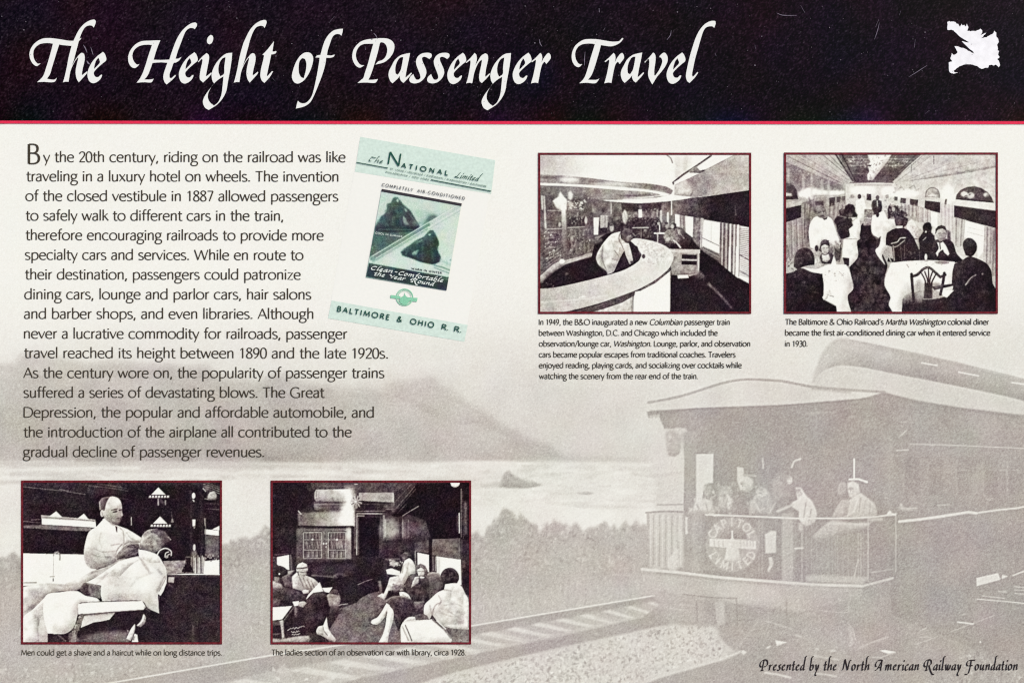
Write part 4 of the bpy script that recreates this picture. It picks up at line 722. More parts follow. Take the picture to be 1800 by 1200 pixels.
    S([(36,1132),(110,1140),(180,1125),(290,1115),(322,1130),(280,1160),(36,1160)], 170, .9, 4); c.spk([(50,1130),(300,1120),(300,1155),(50,1155)], 90, 220, 24, 6, 12, .6); P([(300,1090),(360,1105),(480,1160),(310,1165)], 52, .9, 4)
    r = np.random.default_rng(5)
    for (xa, xb, y, s) in ((150, 268, 1072, -.22), (178, 232, 1090, -.1), (180, 236, 1108, -.1)):
        q = [(x, y + (x - xa) * s + r.uniform(-6, 6)) for x in np.linspace(xa, xb, int((xb - xa) / 5))]; L(q, 205, 4, .85)
    return c
def art_backdrop(x0, y0, x1, y1):
    """the faded sepia view printed behind everything: river, hills, track and the open platform of a rail car"""
    c = Canvas(x0, y0, x1, y1, .7, 243); P, S, L, E = c.poly, c.S, c.line, c.ell
    rng = np.random.default_rng(11); c.win(0, 0, 1); c.mod = .3
    Y = (np.arange(c.H) + .5) / c.res + y0; X = (np.arange(c.W) + .5) / c.res + x0
    left = np.interp(Y, [200, 480, 560, 620, 700, 800, 1000, 1250], [243.5, 243, 240, 231, 224, 222, 226, 205])
    right = np.interp(Y, [200, 480, 540, 600, 700, 800, 1000, 1250], [243.5, 242, 236, 229, 226, 222, 215, 190])
    t = np.clip((X - 700) / 700, 0, 1)
    c.a[:] = left[:, None] * (1 - t) + right[:, None] * t
    P([(x0,700),(940,640),(1150,700),(1150,815),(x0,815)], 219, .8, 30); E(1010,735,130,60,217,.7,35); E(1000,790,160,25,214,.6,12)
    E(600,640,190,22,236,.5,14); E(-20,600,80,30,240,.6,14); E(830,640,60,30,233,.6,20)
    # hills
    S([(x0,640),(25,641),(38,624),(62,620),(95,628),(130,634),(150,640),(180,637),(215,636),(260,642),(290,640),(330,646),(365,644),(385,662),(420,668),(455,672),(475,662),(505,660),(530,672),(570,678),(600,684),(672,686),(690,675),(740,672),(757,662),(775,680),(800,692),(828,712),(860,730),(885,750),(905,757),(930,772),(962,782),(990,800),(1060,806),(1140,809),(1150,815),(x0,816)], (198, 187, (0,640), (300,800)), .95, 5)
    P([(700,668),(770,668),(860,735),(960,790),(1100,808),(1100,816),(560,816),(560,720)], 203, .55, 16); P([(x0,690),(560,700),(600,812),(x0,812)], 188, .5, 26)
    S([(675,690),(690,678),(735,676),(757,666),(780,690),(860,740),(800,745),(720,710)], 199, .5, 6)
    c.tex([(x0,650),(700,690),(900,770),(1000,812),(x0,812)], 3.5, 14)
    # river
    P([(x0,814),(1150,811),(1150,945),(830,945),(470,990),(390,990),(x0,1000)], 232, .95, 4)
    P([(620,815),(1140,818),(1140,890),(860,880),(640,860)], 228, .6, 10); E(960,822,200,6,234,.8,4); E(1000,905,150,25,233,.7,14); E(430,905,60,50,231,.8,16); E(20,900,40,50,231,.8,14)
    for q, v, w in (([(0,818),(300,815),(600,822)],203,7), ([(20,835),(80,832),(130,838)],203,9), ([(0,848),(110,842),(180,848)],206,6), ([(120,830),(240,828),(320,832)],214,5), ([(250,822),(330,820),(480,822)],205,7), ([(260,838),(420,834),(600,838)],218,4), ([(620,830),(680,828)],205,4), ([(850,842),(800,846),(740,842)],212,5),
                    ([(760,818),(860,812),(950,818)],240,5), ([(980,822),(1130,826)],233,4), ([(640,840),(760,838)],232,3), ([(960,875),(1140,880)],224,4), ([(1110,832),(1150,836),(1200,830)],208,4), ([(480,838),(540,836)],206,4), ([(40,812),(130,810)],222,4)): L(q, v, w, .75, 2, True)
    c.spk([(x0,820),(600,824),(600,845),(x0,848)], 202, 238, 90, 3, 16, .5, .18); c.spk([(610,818),(1140,815),(1140,890),(840,890),(700,845),(610,845)], 208, 240, 240, 3, 20, .5, .16)
    S([(880,846),(886,832),(893,826),(903,834),(918,842),(940,847),(954,852),(930,857),(896,857),(876,855)], 182, .95, 1.5); P([(842,852),(880,846),(884,856),(850,857)], 200, .7, 2); S([(1008,866),(1030,863),(1046,866),(1030,869)], 203, .9, 1)
    # bank and trees
    def ridge(pts, amp, sd):
        r = np.random.default_rng(sd); out = []
        for (a, b), (d, e) in zip(pts[:-1], pts[1:]):
            n = max(2, int((d - a) / 5))
            for k in range(n): out.append((a + (d - a) * k / n, b + (e - b) * k / n + r.normal() * amp))
        return out + [pts[-1]]
    tree = ridge([(x0,985),(10,978),(25,972),(40,980),(200,975),(392,960),(410,950),(425,946),(440,948),(455,942),(466,930),(480,928),(520,935),(828,938),(838,936),(852,940),(864,924),(872,908),(885,898),(897,897),(908,908),(916,902),(924,918),(936,916),(942,926),(950,930),(962,922),(980,918),(1000,922),(1015,928),(1030,930),(1050,922),(1064,918),(1080,924),(1100,922),(1120,921),(1140,924)], 4.5, 2)
    P(tree + [(1150,1075),(1000,1085),(830,1110),(480,1180),(180,1260),(x0,1260)], (182, 196, (700,930), (740,1100)), 1, 2.5)
    P([(828,990),(1150,960),(1150,1010),(1000,1035),(828,1040)], 186, .5, 18); P([(828,1055),(1140,1020),(1140,1050),(828,1098)], 199, .8, 12); P([(380,1010),(480,980),(480,1090),(380,1120)], 194, .6, 14)
    P([(x0,1030),(40,1030),(40,1260),(x0,1260)], 190, .6, 8)
    c.spk(tree + [(1140,990),(830,1010),(480,1000),(x0,1040)], 160, 212, 900, 2, 9, .55); c.spk(tree[40:-40] + [(1100,945),(500,960)], 162, 222, 300, 2, 6, .6); c.spk([(x0,1000),(1140,970),(1140,1040),(830,1095),(480,1160),(x0,1240)], 170, 222, 2200, 1.5, 5, .5, 2.2)
    P([(x0,1160),(400,1160),(470,1130),(480,1185),(200,1250),(x0,1250)], 188, .7, 8); c.spk([(x0,1165),(470,1165),(300,1230),(x0,1260)], 165, 226, 900, 1.5, 5, .6)
    # line side: rail, sleepers, rail, ballast
    P([(180,1200),(470,1152),(830,1099),(1150,1047),(1165,1060),(830,1118),(480,1180),(260,1225)], 178, .95, 1.5)
    P([(260,1225),(480,1178),(830,1116),(1158,1055),(1160,1080),(1130,1092),(830,1160),(640,1200),(560,1225)], 196, .95, 1.5)
    for k in range(15):
        u = k / 14.; xx = 470 + 690 * u ** .72; yy = 1205 - 140 * u ** .72; w = 70 - 46 * u
        P([(xx-w,yy-6),(xx-w*.55,yy-13+5*u),(xx+w*.9,yy+4),(xx+w*.75,yy+12-5*u)], 222, .9, 1.2)
    for k in range(9):
        u = k / 8.; L([(700+430*u-30, 1166-88*u-4),(700+430*u+26, 1166-88*u+6)], 196, 2.5, .7, 1)
    L([(150,1207),(470,1152),(830,1099),(1150,1046)], 226, 2.6, 1, .5); c.spk([(300,1200),(500,1170),(620,1170),(560,1215),(300,1230)], 200, 236, 70, 3, 9, .6)
    P([(540,1215),(640,1190),(830,1150),(1000,1115),(1130,1084),(1162,1062),(1178,1066),(1178,1096),(1130,1106),(960,1142),(800,1180),(740,1200),(690,1225),(520,1230)], 178, 1, 1.2); L([(560,1203),(830,1146),(1130,1082)], 205, 4, .7, 1)
    P([(690,1225),(760,1194),(830,1178),(960,1146),(1130,1109),(1180,1098),(1240,1090),(1262,1110),(1268,1130),(1290,1148),(1268,1160),(1160,1186),(1060,1225)], 217, .95, 2)
    c.spk([(700,1215),(830,1180),(1130,1110),(1240,1094),(1265,1130),(1280,1150),(1150,1185),(1060,1215)], 164, 238, 2400, 1.5, 4.5, .6)
    # dark ground and car underside
    P([(1060,1225),(1160,1187),(1270,1158),(1296,1148),(1270,1128),(1262,1100),(1200,1098),(1168,1092),(1165,1050),(1140,1010),(1400,900),(1860,860),(1860,1260),(1060,1260)], 177, .95, 3)
    L([(1070,1222),(1160,1188),(1268,1158),(1300,1145)], 224, 5, .8, 1.2); L([(1138,1212),(1200,1205),(1250,1212)], 218, 5, .7, 2); P([(1140,1030),(1240,1045),(1240,1090),(1170,1098),(1155,1060)], 190, .8, 4)
    c.spk([(1690,1150),(1860,1120),(1860,1260),(1560,1260)], 150, 222, 700, 1.5, 4.5, .6); c.spk([(1600,1195),(1700,1160),(1860,1150),(1860,1260),(1600,1260)], 156, 216, 420, 1.5, 4.5, .6)
    # car body
    c.win(1110, 580, 2.6087)
    S([(848,225),(862,150),(890,95),(930,58),(985,46),(1100,62),(1300,108),(1500,150),(1680,198),(1830,232),(2000,270),(2000,400),(1810,330),(1700,300),(1400,238),(1200,200),(1050,170),(945,165),(880,190)], (205, 186, (880,120), (1300,160)), 1, 3)
    L([(835,240),(862,150),(895,90),(935,52),(990,44)], 200, 14, .8, 5, True); L([(1000,46),(1300,106),(1680,196),(1810,228)], 190, 7, .7, 2)
    P([(838,262),(858,205),(940,166),(1050,172),(1250,212),(1500,262),(1810,330),(2000,390),(2000,450),(1810,390),(1530,357),(1300,322),(1150,284)], 216, 1, 3); L([(880,230),(960,200),(1100,215)], 222, 20, .6, 8, True)
    for q in ([(1330,150),(1402,162)], [(1500,192),(1592,210)], [(1745,240),(1830,252)]): L(q, 234, 6, .95, 1)
    P([(128,398),(78,402),(70,372),(300,352),(700,338),(1080,308),(1160,284),(1300,322),(1530,357),(1810,390),(2000,430),(2000,1640),(1190,1300),(1188,1130),(1060,1180),(760,1160),(400,1130),(240,1110),(240,830),(246,450),(150,450)], 170, .97, 2)
    P([(600,420),(1160,320),(1180,820),(700,840)], 171, .8, 24); P([(1200,360),(1830,420),(1830,900),(1210,880)], 176, .7, 24); P([(130,398),(300,380),(400,560),(250,560)], 182, .6, 14)
    P([(1540,380),(1640,390),(1690,420),(1680,530),(1580,520)], 186, .6, 18)
    P([(78,335),(250,296),(400,252),(540,234),(700,242),(830,262),(1000,278),(1100,290),(1050,315),(700,342),(300,356),(72,374)], 221, 1, 1.5)
    L([(78,332),(170,315),(250,296),(400,248),(480,230),(545,226),(690,234),(830,260),(1000,274),(1160,284)], 184, 11, .95, 1.2, True); L([(830,264),(1000,280)], 186, 18, .7, 4)
    P([(78,392),(130,384),(128,402),(85,406)], 208, .8, 2); L([(800,380),(930,376)], 190, 8, .7, 3); E(1015,398,16,8,190,.7,2)
    S([(158,470),(175,452),(205,455),(222,480),(222,560),(200,580),(165,575),(160,530)], 196, .95, 4); S([(195,448),(250,450),(258,470),(225,490),(205,475)], 214, .9, 4); L([(180,500),(180,560)], 186, 16, .6, 5); E(178,490,5,10,220,.8,2)
    P([(240,470),(300,462),(300,835),(246,835)], 185, .9, 2); P([(296,568),(376,566),(374,700),(352,700),(330,740),(322,790),(296,800)], 227, 1, 1.5)
    c.spk([(620,600),(860,580),(860,780),(640,800)], 160, 186, 50, 10, 26, .35); S([(640,690),(700,650),(745,700),(740,780),(650,800)], 184, .6, 8)
    # passengers on the platform
    c.spk([(262,790),(380,740),(385,850),(262,850)], 190, 228, 34, 8, 18, .8); S([(290,800),(320,770),(370,780),(375,835),(280,840)], 218, .9, 3); S([(330,720),(350,695),(372,720),(365,760),(335,765)], 196, .9, 3)
    S([(395,735),(425,715),(450,735),(455,800),(430,830),(405,800)], 200, .8, 6); S([(435,745),(465,780),(455,830),(440,815)], 219, .9, 3); c.spk([(395,700),(480,710),(470,840),(395,830)], 170, 216, 22, 8, 16, .6)
    P([(484,626),(514,630),(516,680),(520,715),(500,735),(484,690)], 218, .95, 2); S([(495,680),(530,665),(560,690),(555,725),(525,742),(500,730)], 214, .9, 3); L([(512,662),(570,668)], 196, 8, .9, 1)
    S([(545,790),(570,755),(610,725),(632,750),(650,800),(655,845),(540,845)], 197, .9, 3); E(598,742,24,22,213,.9,4); L([(560,780),(590,830)], 214, 9, .8, 2); L([(620,760),(600,830)], 182, 7, .7, 2); L([(660,790),(630,840)], 206, 8, .7, 2)
    L([(602,588),(604,632)], 207, 7, .9, 1); L([(735,628),(748,600),(775,590)], 214, 9, .95, 1, True); S([(712,685),(722,665),(738,675),(738,700),(718,708)], 222, 1, 2); S([(650,690),(700,700),(710,770),(660,790)], 188, .7, 6)
    S([(752,722),(778,720),(800,755),(830,785),(850,840),(842,880),(800,900),(770,870),(768,830),(738,812),(735,790),(762,775)], 223, 1, 2); S([(752,722),(775,722),(785,750),(765,768)], 214, .9, 2); L([(670,830),(740,800)], 212, 12, .9, 2, True); S([(765,880),(790,890),(785,930),(770,920)], 210, .8, 3)
    L([(1021,590),(1021,682)], 228, 8, 1, .8); L([(1000,684),(1040,682),(1080,696)], 230, 10, 1, 1); L([(1060,700),(1055,720)], 175, 14, .7, 3)
    S([(990,700),(1015,690),(1042,705),(1048,745),(1020,770),(1000,765),(992,735)], 221, 1, 2); S([(1010,770),(1050,745),(1085,770),(1118,800),(1128,845),(1100,862),(940,858),(960,820)], 212, .95, 2); L([(1040,770),(1020,830),(990,850)], 228, 8, .7, 2); L([(1075,780),(1060,840)], 192, 7, .7, 2); L([(990,780),(975,840)], 186, 9, .6, 3)
    S([(945,725),(958,695),(985,700),(990,740),(968,760),(948,750)], 196, .9, 3); S([(930,830),(965,775),(1000,780),(985,850),(920,860)], 198, .9, 3); S([(830,945),(870,905),(920,872),(1010,885),(1095,880),(1092,905),(1010,915),(960,930),(900,950),(860,960)], 205, .9, 4); L([(910,885),(1090,888)], 222, 7, .7, 2)
    c.spk([(1150,740),(1190,720),(1195,840),(1150,830)], 176, 214, 14, 6, 12, .7); L([(1180,500),(1186,830)], 183, 34, .6, 9); S([(1225,815),(1235,790),(1260,815),(1310,822),(1250,832)], 203, .8, 2)
    for fx, fy in ((515,712), (598,738), (722,682), (1010,736), (965,728), (768,742), (352,722), (415,728)):
        E(fx-4,fy-9,13,7,182,.8,2); E(fx-5,fy+2,3,3,180,.9,1); E(fx+6,fy+2,3,3,182,.8,1); L([(fx-4,fy+13),(fx+5,fy+13)], 190, 3, .8, 1)
    for q in ([(300,800),(320,840)], [(340,790),(352,840)], [(575,770),(600,835)], [(640,770),(625,835)], [(800,790),(790,860)], [(825,820),(812,880)], [(1000,790),(985,850)], [(1050,770),(1042,845)], [(1095,800),(1090,850)], [(440,770),(430,820)]): L(q, 188, 6, .8, 1.5)
    L([(85,372),(700,346),(1080,314)], 164, 6, .8, 2); L([(860,235),(900,150),(960,95)], 214, 10, .5, 5, True); L([(1180,300),(1500,362),(1820,402)], 166, 8, .7, 3)
    c.spk([(380,700),(480,690),(660,740),(660,842),(380,842)], 164, 222, 60, 5, 13, .6)
    # railings, posts, gate
    P([(72,838),(240,830),(245,1090),(78,1085)], 205, .75, 3)
    for k in range(11): L([(88+k*14,848),(86+k*14,1080)], (220, 186)[k % 2], 5, .8, 1)
    L([(68,836),(150,830),(242,832)], 178, 8, .95, 1); L([(118,800),(248,798)], 186, 6, .9, 1); L([(76,838),(78,1090)], 192, 10, .9, 2); S([(165,1060),(200,1010),(215,1000),(222,1080),(200,1110),(170,1095)], 220, .9, 3)
    P([(236,832),(330,830),(330,1110),(240,1105)], 186, .8, 4); L([(252,860),(252,930)], 224, 11, .9, 2); L([(220,850),(216,960)], 218, 12, .8, 2); L([(290,835),(290,1100)], 197, 26, .5, 6); L([(330,850),(330,1100)], 176, 16, .6, 5)
    P([(690,840),(742,838),(744,1165),(690,1160)], 196, .9, 3); L([(750,850),(750,1160)], 180, 14, .7, 4); P([(612,935),(640,918),(664,922),(662,1020),(614,1022)], 222, .95, 2); S([(628,1040),(645,1040),(650,1075),(632,1110),(622,1100),(632,1075)], 218, .9, 2)
    for x, y0_, y1_, v in ((782,930,1150,205), (1085,850,1150,214), (1212,845,1105,212), (905,960,1120,190), (935,960,1120,188), (1040,930,1140,192), (1052,930,1145,205)): L([(x,y0_),(x,y1_)], v, 5, .7, 1)
    L([(1018,1145),(1040,1050)], 215, 6, .9, 1); L([(750,1000),(785,998)], 218, 9, .9, 1); P([(800,940),(1060,930),(1060,1120),(800,1120)], 180, .4, 14)
    L([(340,845),(470,850),(620,856),(750,862),(1000,862),(1120,855),(1212,842)], 224, 8, .95, 1); L([(380,850),(400,846)], 225, 8); S([(1170,840),(1185,825),(1200,840),(1215,850),(1180,852)], 228, 1, 1.5); L([(1092,870),(1145,865)], 216, 14, .8, 3); L([(1100,1110),(1200,1095)], 206, 5, .7, 1)
    # round tail sign with its banner and dome
    E(462,982,122,126,193,.9,4); E(462,982,80,84,193,.9,2); S([(395,955),(400,925),(430,900),(462,894),(495,902),(522,925),(530,955)], 181, .9, 3); L([(352,1000),(400,1000)], 180, 3)
    P([(358,955),(460,958),(570,966),(572,1004),(460,998),(358,990)], 224, 1, 1); S([(436,1000),(462,940),(490,1000),(496,1035),(502,1052),(462,1058),(424,1052),(430,1035)], 226, 1, 2); L([(462,920),(462,960)], 226, 7)
    L([(380,1000),(400,1030),(390,1060)], 215, 5, .8, 1); L([(545,1004),(525,1030)], 215, 5, .8, 1)
    def arc(word, a0, a1, R, h, flip):
        for i, ch in enumerate(word):
            a = np.radians(a0 + (a1 - a0) * i / (len(word) - 1)); d = -1 if flip else 1
            for wgt, pl in GLY.get(ch, (0, []))[1]:
                w = GLY[ch][0]; q = []
                for gx, gy in pl:
                    u, v = (gx - w / 2) / 140 * h * d, (gy - 70) / 140 * h * d
                    q.append((462 + (R + v) * np.sin(a) + u * np.cos(a), 980 - (R + v) * np.cos(a) + u * np.sin(a)))
                L(q, 217, 7.5, .9, .6)
    arc('CAPITOL', -64, 62, 101, 34, False); arc('LIMITED', 240, 120, 101, 32, True)
    for x, v in ((380,200), (400,196), (420,200), (500,196), (515,204), (530,198), (545,202), (558,200)): L([(x,966),(x+1,990)], v, 6, .6, 1)
    for x in range(800, 1070, 24): L([(x,880),(x+2,1140)], 192, 3, .6, .8)
    for x in (585, 600): L([(x,860),(x,1130)], 196, 4, .6, 1)
    # platform edge and steps
    L([(48,1095),(240,1112),(400,1132),(700,1156),(850,1166),(1060,1172)], 224, 13, .95, 1.5); L([(1060,1172),(1198,1136)], 215, 11, .9, 1.5); P([(800,1120),(1090,1130),(1060,1165),(800,1150)], 206, .8, 5)
    P([(60,1110),(400,1145),(700,1172),(1060,1185),(1050,1225),(760,1290),(560,1262),(240,1216),(70,1180)], 199, .9, 5); P([(300,1160),(700,1175),(690,1250),(480,1250)], 210, .6, 10); P([(770,1180),(800,1500),(1100,1500),(1060,1190)], 186, .6, 12)
    c.win(1100, 980, 5.1429)
    for q, v in (([(520,330),(800,360),(1000,365)],158), ([(900,600),(1000,560),(1150,560)],160), ([(640,400),(650,560)],164), ([(1000,380),(1010,640)],162), ([(1450,400),(1460,640)],162), ([(1240,560),(1500,640)],204)): L(q, v, 12, .7, 4)
    P([(800,400),(890,395),(895,590),(830,615)], 203, .9, 6); L([(1000,830),(1110,680),(1200,560)], 198, 16, .6, 5); L([(400,455),(515,470)], 208, 8, .8, 2); L([(480,420),(620,432)], 205, 7, .7, 2); c.spk([(380,400),(640,400),(700,560),(330,560)], 180, 205, 50, 8, 20, .4)
    S([(850,770),(868,720),(900,770),(990,850),(930,880),(860,810)], 210, .8, 5); S([(1350,740),(1390,750),(1462,760),(1400,785),(1365,795)], 228, 1, 3); S([(1258,822),(1285,798),(1312,792),(1300,815)], 222, .95, 3); S([(1040,850),(1062,828),(1098,852),(1065,880)], 222, .95, 3); L([(1540,700),(1585,710)], 212, 14, .8, 4); E(1730,822,18,14,210,.8,3)
    L([(1285,480),(1290,620),(1240,690)], 200, 8, .5, 3, True); L([(1660,465),(1820,480)], 205, 7, .7, 2); P([(1340,230),(1800,250),(1800,380),(1400,340)], 194, .5, 20)
    L([(1260,1035),(1370,1052),(1490,1080)], 224, 18, .85, 4); L([(1700,1045),(1800,1050),(1900,1070)], 218, 14, .8, 4); L([(1710,885),(1830,905),(1930,920)], 214, 12, .8, 4)
    c.win(1450, 980, 5.1429)
    L([(215,395),(215,490),(120,490),(0,480)], 205, 8, .8, 2); S([(205,590),(250,660),(275,740),(275,800),(225,810)], 203, .7, 10); L([(210,590),(255,650),(275,740)], 212, 8, .8, 2, True); L([(120,630),(155,700)], 206, 8, .6, 2); L([(300,815),(420,765),(570,712)], 208, 14, .8, 5)
    P([(490,835),(545,830),(645,848),(570,866)], 232, 1, 2); L([(425,895),(500,900),(640,850)], 212, 9, .85, 2); S([(40,835),(80,825),(110,840),(60,850)], 210, .8, 3); L([(820,780),(920,745),(1012,712)], 210, 7, .8, 1.5); L([(845,715),(960,718)], 202, 8, .7, 2); L([(865,655),(918,632)], 212, 9, .8, 2); L([(1145,665),(1300,605),(1410,565),(1530,520)], 208, 7, .8, 1.5); L([(1198,578),(1340,596)], 230, 12, .95, 2); L([(1235,515),(1275,508)], 206, 8, .7, 2); E(1405,760,8,10,220)
    L([(1375,370),(1600,390),(1830,412)], 224, 9, .95, 1.5); L([(1420,342),(1625,365)], 216, 8, .9, 1.5); L([(1715,258),(1830,268)], 216, 9, .9, 1.5); L([(1720,288),(1830,296)], 212, 8, .85, 1.5); L([(1720,322),(1830,326)], 216, 9, .9, 1.5); L([(1570,300),(1640,308)], 212, 9, .85, 1.5)
    P([(1368,180),(1565,135),(1588,195),(1372,255)], 226, 1, 2); c.spk([(1390,190),(1550,150),(1565,190),(1390,235)], 205, 222, 24, 6, 12, .6); P([(1600,150),(1658,165),(1600,190)], 222, .95, 2); L([(1700,158),(1830,108)], 220, 14, .95, 2)
    c.win(1570, 840, 5.4565)
    L([(60,415),(250,395),(420,372),(560,350),(720,325),(800,335)], 226, 26, .95, 3); L([(820,330),(1000,305),(1200,285),(1300,262)], 224, 18, .95, 3); L([(420,262),(540,252)], 206, 10, .8, 2); L([(75,250),(90,290),(230,285)], 210, 12, .85, 3); c.spk([(865,150),(960,150),(970,215),(865,215)], 195, 218, 10, 6, 14, .8)
    c.win(1450, 620, 5.1429)
    L([(770,822),(1200,836),(1830,862)], 213, 8, .95, 1.5); L([(650,882),(755,875)], 214, 12, .9, 2); S([(660,765),(690,730),(745,690),(735,710),(700,745)], 205, .9, 3); L([(690,625),(745,625)], 198, 8, .8, 2); L([(690,655),(700,665)], 210, 8, .8, 2); L([(1180,1056),(1275,1056)], 200, 8, .8, 2); L([(1585,1056),(1670,1056)], 200, 8, .8, 2)
    for x in (700, 920, 1180, 1420, 1640): P([(x,940),(x+150,948),(x+150,1290),(x,1280)], 163, .55, 8); L([(x+8,960),(x+10,1270)], 192, 14, .6, 6); L([(x+60,1056),(x+120,1058)], 196, 8, .6, 2)
    c.win(0, 0, 1)
    c.a += .5 * (c.a - _blur(c.a, 2.2))
    n = _blur(c.rng.normal(size=c.a.shape), 9); c.a += n / n.std() * 1.8 * np.interp(Y, [520, 700], [0, 1])[:, None]; c.a = _blur(c.a, .4)
    return c
def art_cover():
    """the two-season rail scene on the small brochure"""
    c = Canvas(636, 326, 820, 516, 2., 214); P, S, L, E = c.poly, c.S, c.line, c.ell
    c.win(570, 230, 5.806)
    P([(540,600),(1420,720),(1400,1000),(900,1000),(520,900)], 212, 1, 4); P([(900,800),(1120,830),(1250,850),(1000,960)], 190, .7, 16)
    P([(520,990),(700,1000),(960,985),(820,1110),(560,1290),(440,1330)], 92, 1, 5); P([(500,1000),(560,900),(600,880),(700,1000)], 105, 1, 8)
    S([(640,745),(680,735),(700,692),(722,678),(748,682),(775,712),(808,752),(840,780),(880,815),(915,875),(945,925),(972,965),(965,1000),(900,1025),(800,1040),(640,1035),(515,1020),(522,975),(560,930),(575,880),(612,850),(635,815)], 66, 1, 3)
    c.spk([(650,740),(760,690),(900,850),(960,960),(800,1020),(540,1000)], 40, 100, 160, 6, 18, .6); E(748,712,13,16,208,1,3); L([(690,770),(700,960)], 108, 12, .7, 3); L([(730,780),(800,980)], 100, 8, .7, 3); L([(870,850),(945,950)], 120, 8, .8, 2); L([(620,880),(780,880)], 96, 8, .6, 3); E(700,850,26,30,42,.7,5); L([(560,1005),(900,1010)], 150, 7, .7, 3); S([(815,790),(835,800),(852,830),(830,822)], 190, 1, 3); S([(805,870),(830,890),(850,930),(870,960),(830,965),(805,930)], 165, .95, 5); L([(640,760),(740,765),(820,790)], 120, 10, .7, 4); L([(535,990),(700,990)], 40, 18, .7, 6)
    S([(1015,945),(1040,890),(1075,855),(1110,850),(1160,880),(1110,930),(1050,985),(1010,985)], 105, .95, 8); L([(900,940),(1000,950)], 150, 40, .6, 14)
    c.win(570, 410, 5.806)
    P([(500,20),(640,0),(900,-20),(800,60),(520,250),(450,290)], 96, 1, 4); c.spk([(500,30),(850,0),(620,180),(470,260)], 60, 128, 200, 5, 14, .6)
    P([(455,305),(760,100),(1000,-60),(1420,-200),(1330,230),(1270,450),(700,370)], 216, 1, 2); P([(600,240),(820,240),(1100,330),(1260,400),(1200,430),(640,330)], 222, .8, 8)
    c.spk([(560,280),(900,260),(1120,350),(1100,400),(600,330)], 175, 228, 60, 5, 12, .5)
    S([(778,195),(820,155),(860,130),(905,95),(960,60),(1010,40),(1040,10),(1075,-28),(1110,-30),(1135,10),(1165,75),(1170,120),(1150,150),(1168,200),(1190,245),(1178,290),(1120,315),(1050,308),(960,285),(870,245),(810,222)], 58, 1, 3)
    c.spk([(800,200),(960,80),(1080,-10),(1160,90),(1160,280),(1000,290),(830,220)], 36, 92, 160, 6, 16, .6); S([(895,200),(930,180),(965,170),(940,225),(900,222)], 172, .95, 4); L([(945,95),(1000,70)], 140, 14, .8, 4); E(1075,14,14,9,205,1,2); L([(1010,60),(1000,290)], 100, 10, .7, 3); L([(1080,60),(1110,280)], 96, 8, .6, 3); L([(860,150),(830,225)], 112, 9, .7, 3); E(1050,150,30,34,38,.7,5); L([(800,222),(1110,312)], 36, 14, .8, 3)
    L([(1120,325),(1200,345),(1285,378)], 96, 9, .9, 2); L([(1120,350),(1200,380),(1275,408)], 110, 7, .85, 2); L([(1180,270),(1240,300),(1290,320)], 175, 16, .7, 5); c.spk([(1170,240),(1250,260),(1290,340),(1180,300)], 150, 225, 20, 6, 14, .7); E(1288,272,6,8,120)
    # thermometer across the picture
    c.win(570, 230, 5.806)
    A, B = np.array([462., 1330.]), np.array([1402., 768.]); d = (B - A) / np.hypot(*(B - A)); n = np.array([-d[1], d[0]])
    def band(o0, o1, u0, u1, v, a=1.): L_ = np.hypot(*(B - A)); P([A+d*u0*L_+n*o0, A+d*u1*L_+n*o0, A+d*u1*L_+n*o1, A+d*u0*L_+n*o1], v, a)
    band(-36, 34, -.04, 1.02, 214); band(-24, 4, .03, .66, 128); band(-24, 4, .66, 1.0, 206); band(-33, -27, 0, 1, 236); band(-37, -34, 0, 1, 150); band(6, 12, 0, 1, 232); band(14, 24, .02, .62, 158); band(30, 34, 0, 1, 165); band(4, 6, .6, 1, 165)
    E(*(A+d*40+n*(-8)), 26, 20, 140, 1, 3); E(*(A+d*690+n*(-8)), 13, 11, 120, 1, 1); band(-10, -6, .05, .64, 160)
    # base band of the cover
    c.win(570, 410, 5.806)
    P([(456,304),(1290,452),(1262,590),(424,444)], 50, 1, 1); L([(470,322),(720,370)], 120, 6, .8, 1); L([(1190,455),(1272,472)], 150, 7, .8, 1)
    c.a = _blur(c.a, 1.3)
    return c
# ---------------------------------------------------------------- headline letter outlines: (window ox, oy, s, outer, holes)
E0 = (40, 20, 8.5714, [(1210,613),(1240,650),(1258,735),(1200,790),(1120,862),(1072,920),(1076,962),(1100,990),(1140,992),(1168,965),(1192,955),(1195,970),(1170,1022),(1120,1066),(1060,1086),(1010,1062),(980,1000),(975,930),(1000,850),(1050,760),(1120,680)],
      [[(1140,700),(1162,770),(1120,825),(1074,872),(1080,820),(1105,745)]])
H0 = (40, 20, 8.5714, [(1075,127),(1098,146),(1100,170),(1085,215),(1068,250),(1052,226),(1010,215),(950,235),(910,285),(875,360),(845,450),(825,530),(800,620),(770,735),(737,828),(790,735),(850,655),(888,628),(922,645),(935,700),(925,780),(905,860),(890,955),(898,962),(965,908),(975,915),(960,945),(900,1012),(845,1072),(815,1025),(797,950),(800,870),(822,770),(836,708),(830,697),(790,750),(745,835),(715,920),(690,1065),(648,1062),(605,1072),(625,1010),(660,860),(690,700),(720,580),(750,480),(790,390),(830,310),(870,250),(930,188),(1000,145)], [])
G0 = (340, 60, 8.5714, [(585,283),(575,400),(550,560),(520,720),(495,860),(440,970),(360,1062),(230,1145),(175,1110),(143,1040),(150,980),(200,890),(260,812),(310,745),(285,700),(274,610),(300,520),(350,430),(430,340),(500,295)],
      [[(484,350),(465,500),(460,600),(405,640),(380,580),(378,500),(400,420),(440,368)], [(452,640),(440,780),(420,920),(370,1030),(310,1080),(250,1030),(218,960),(228,880),(290,770),(370,692)]])
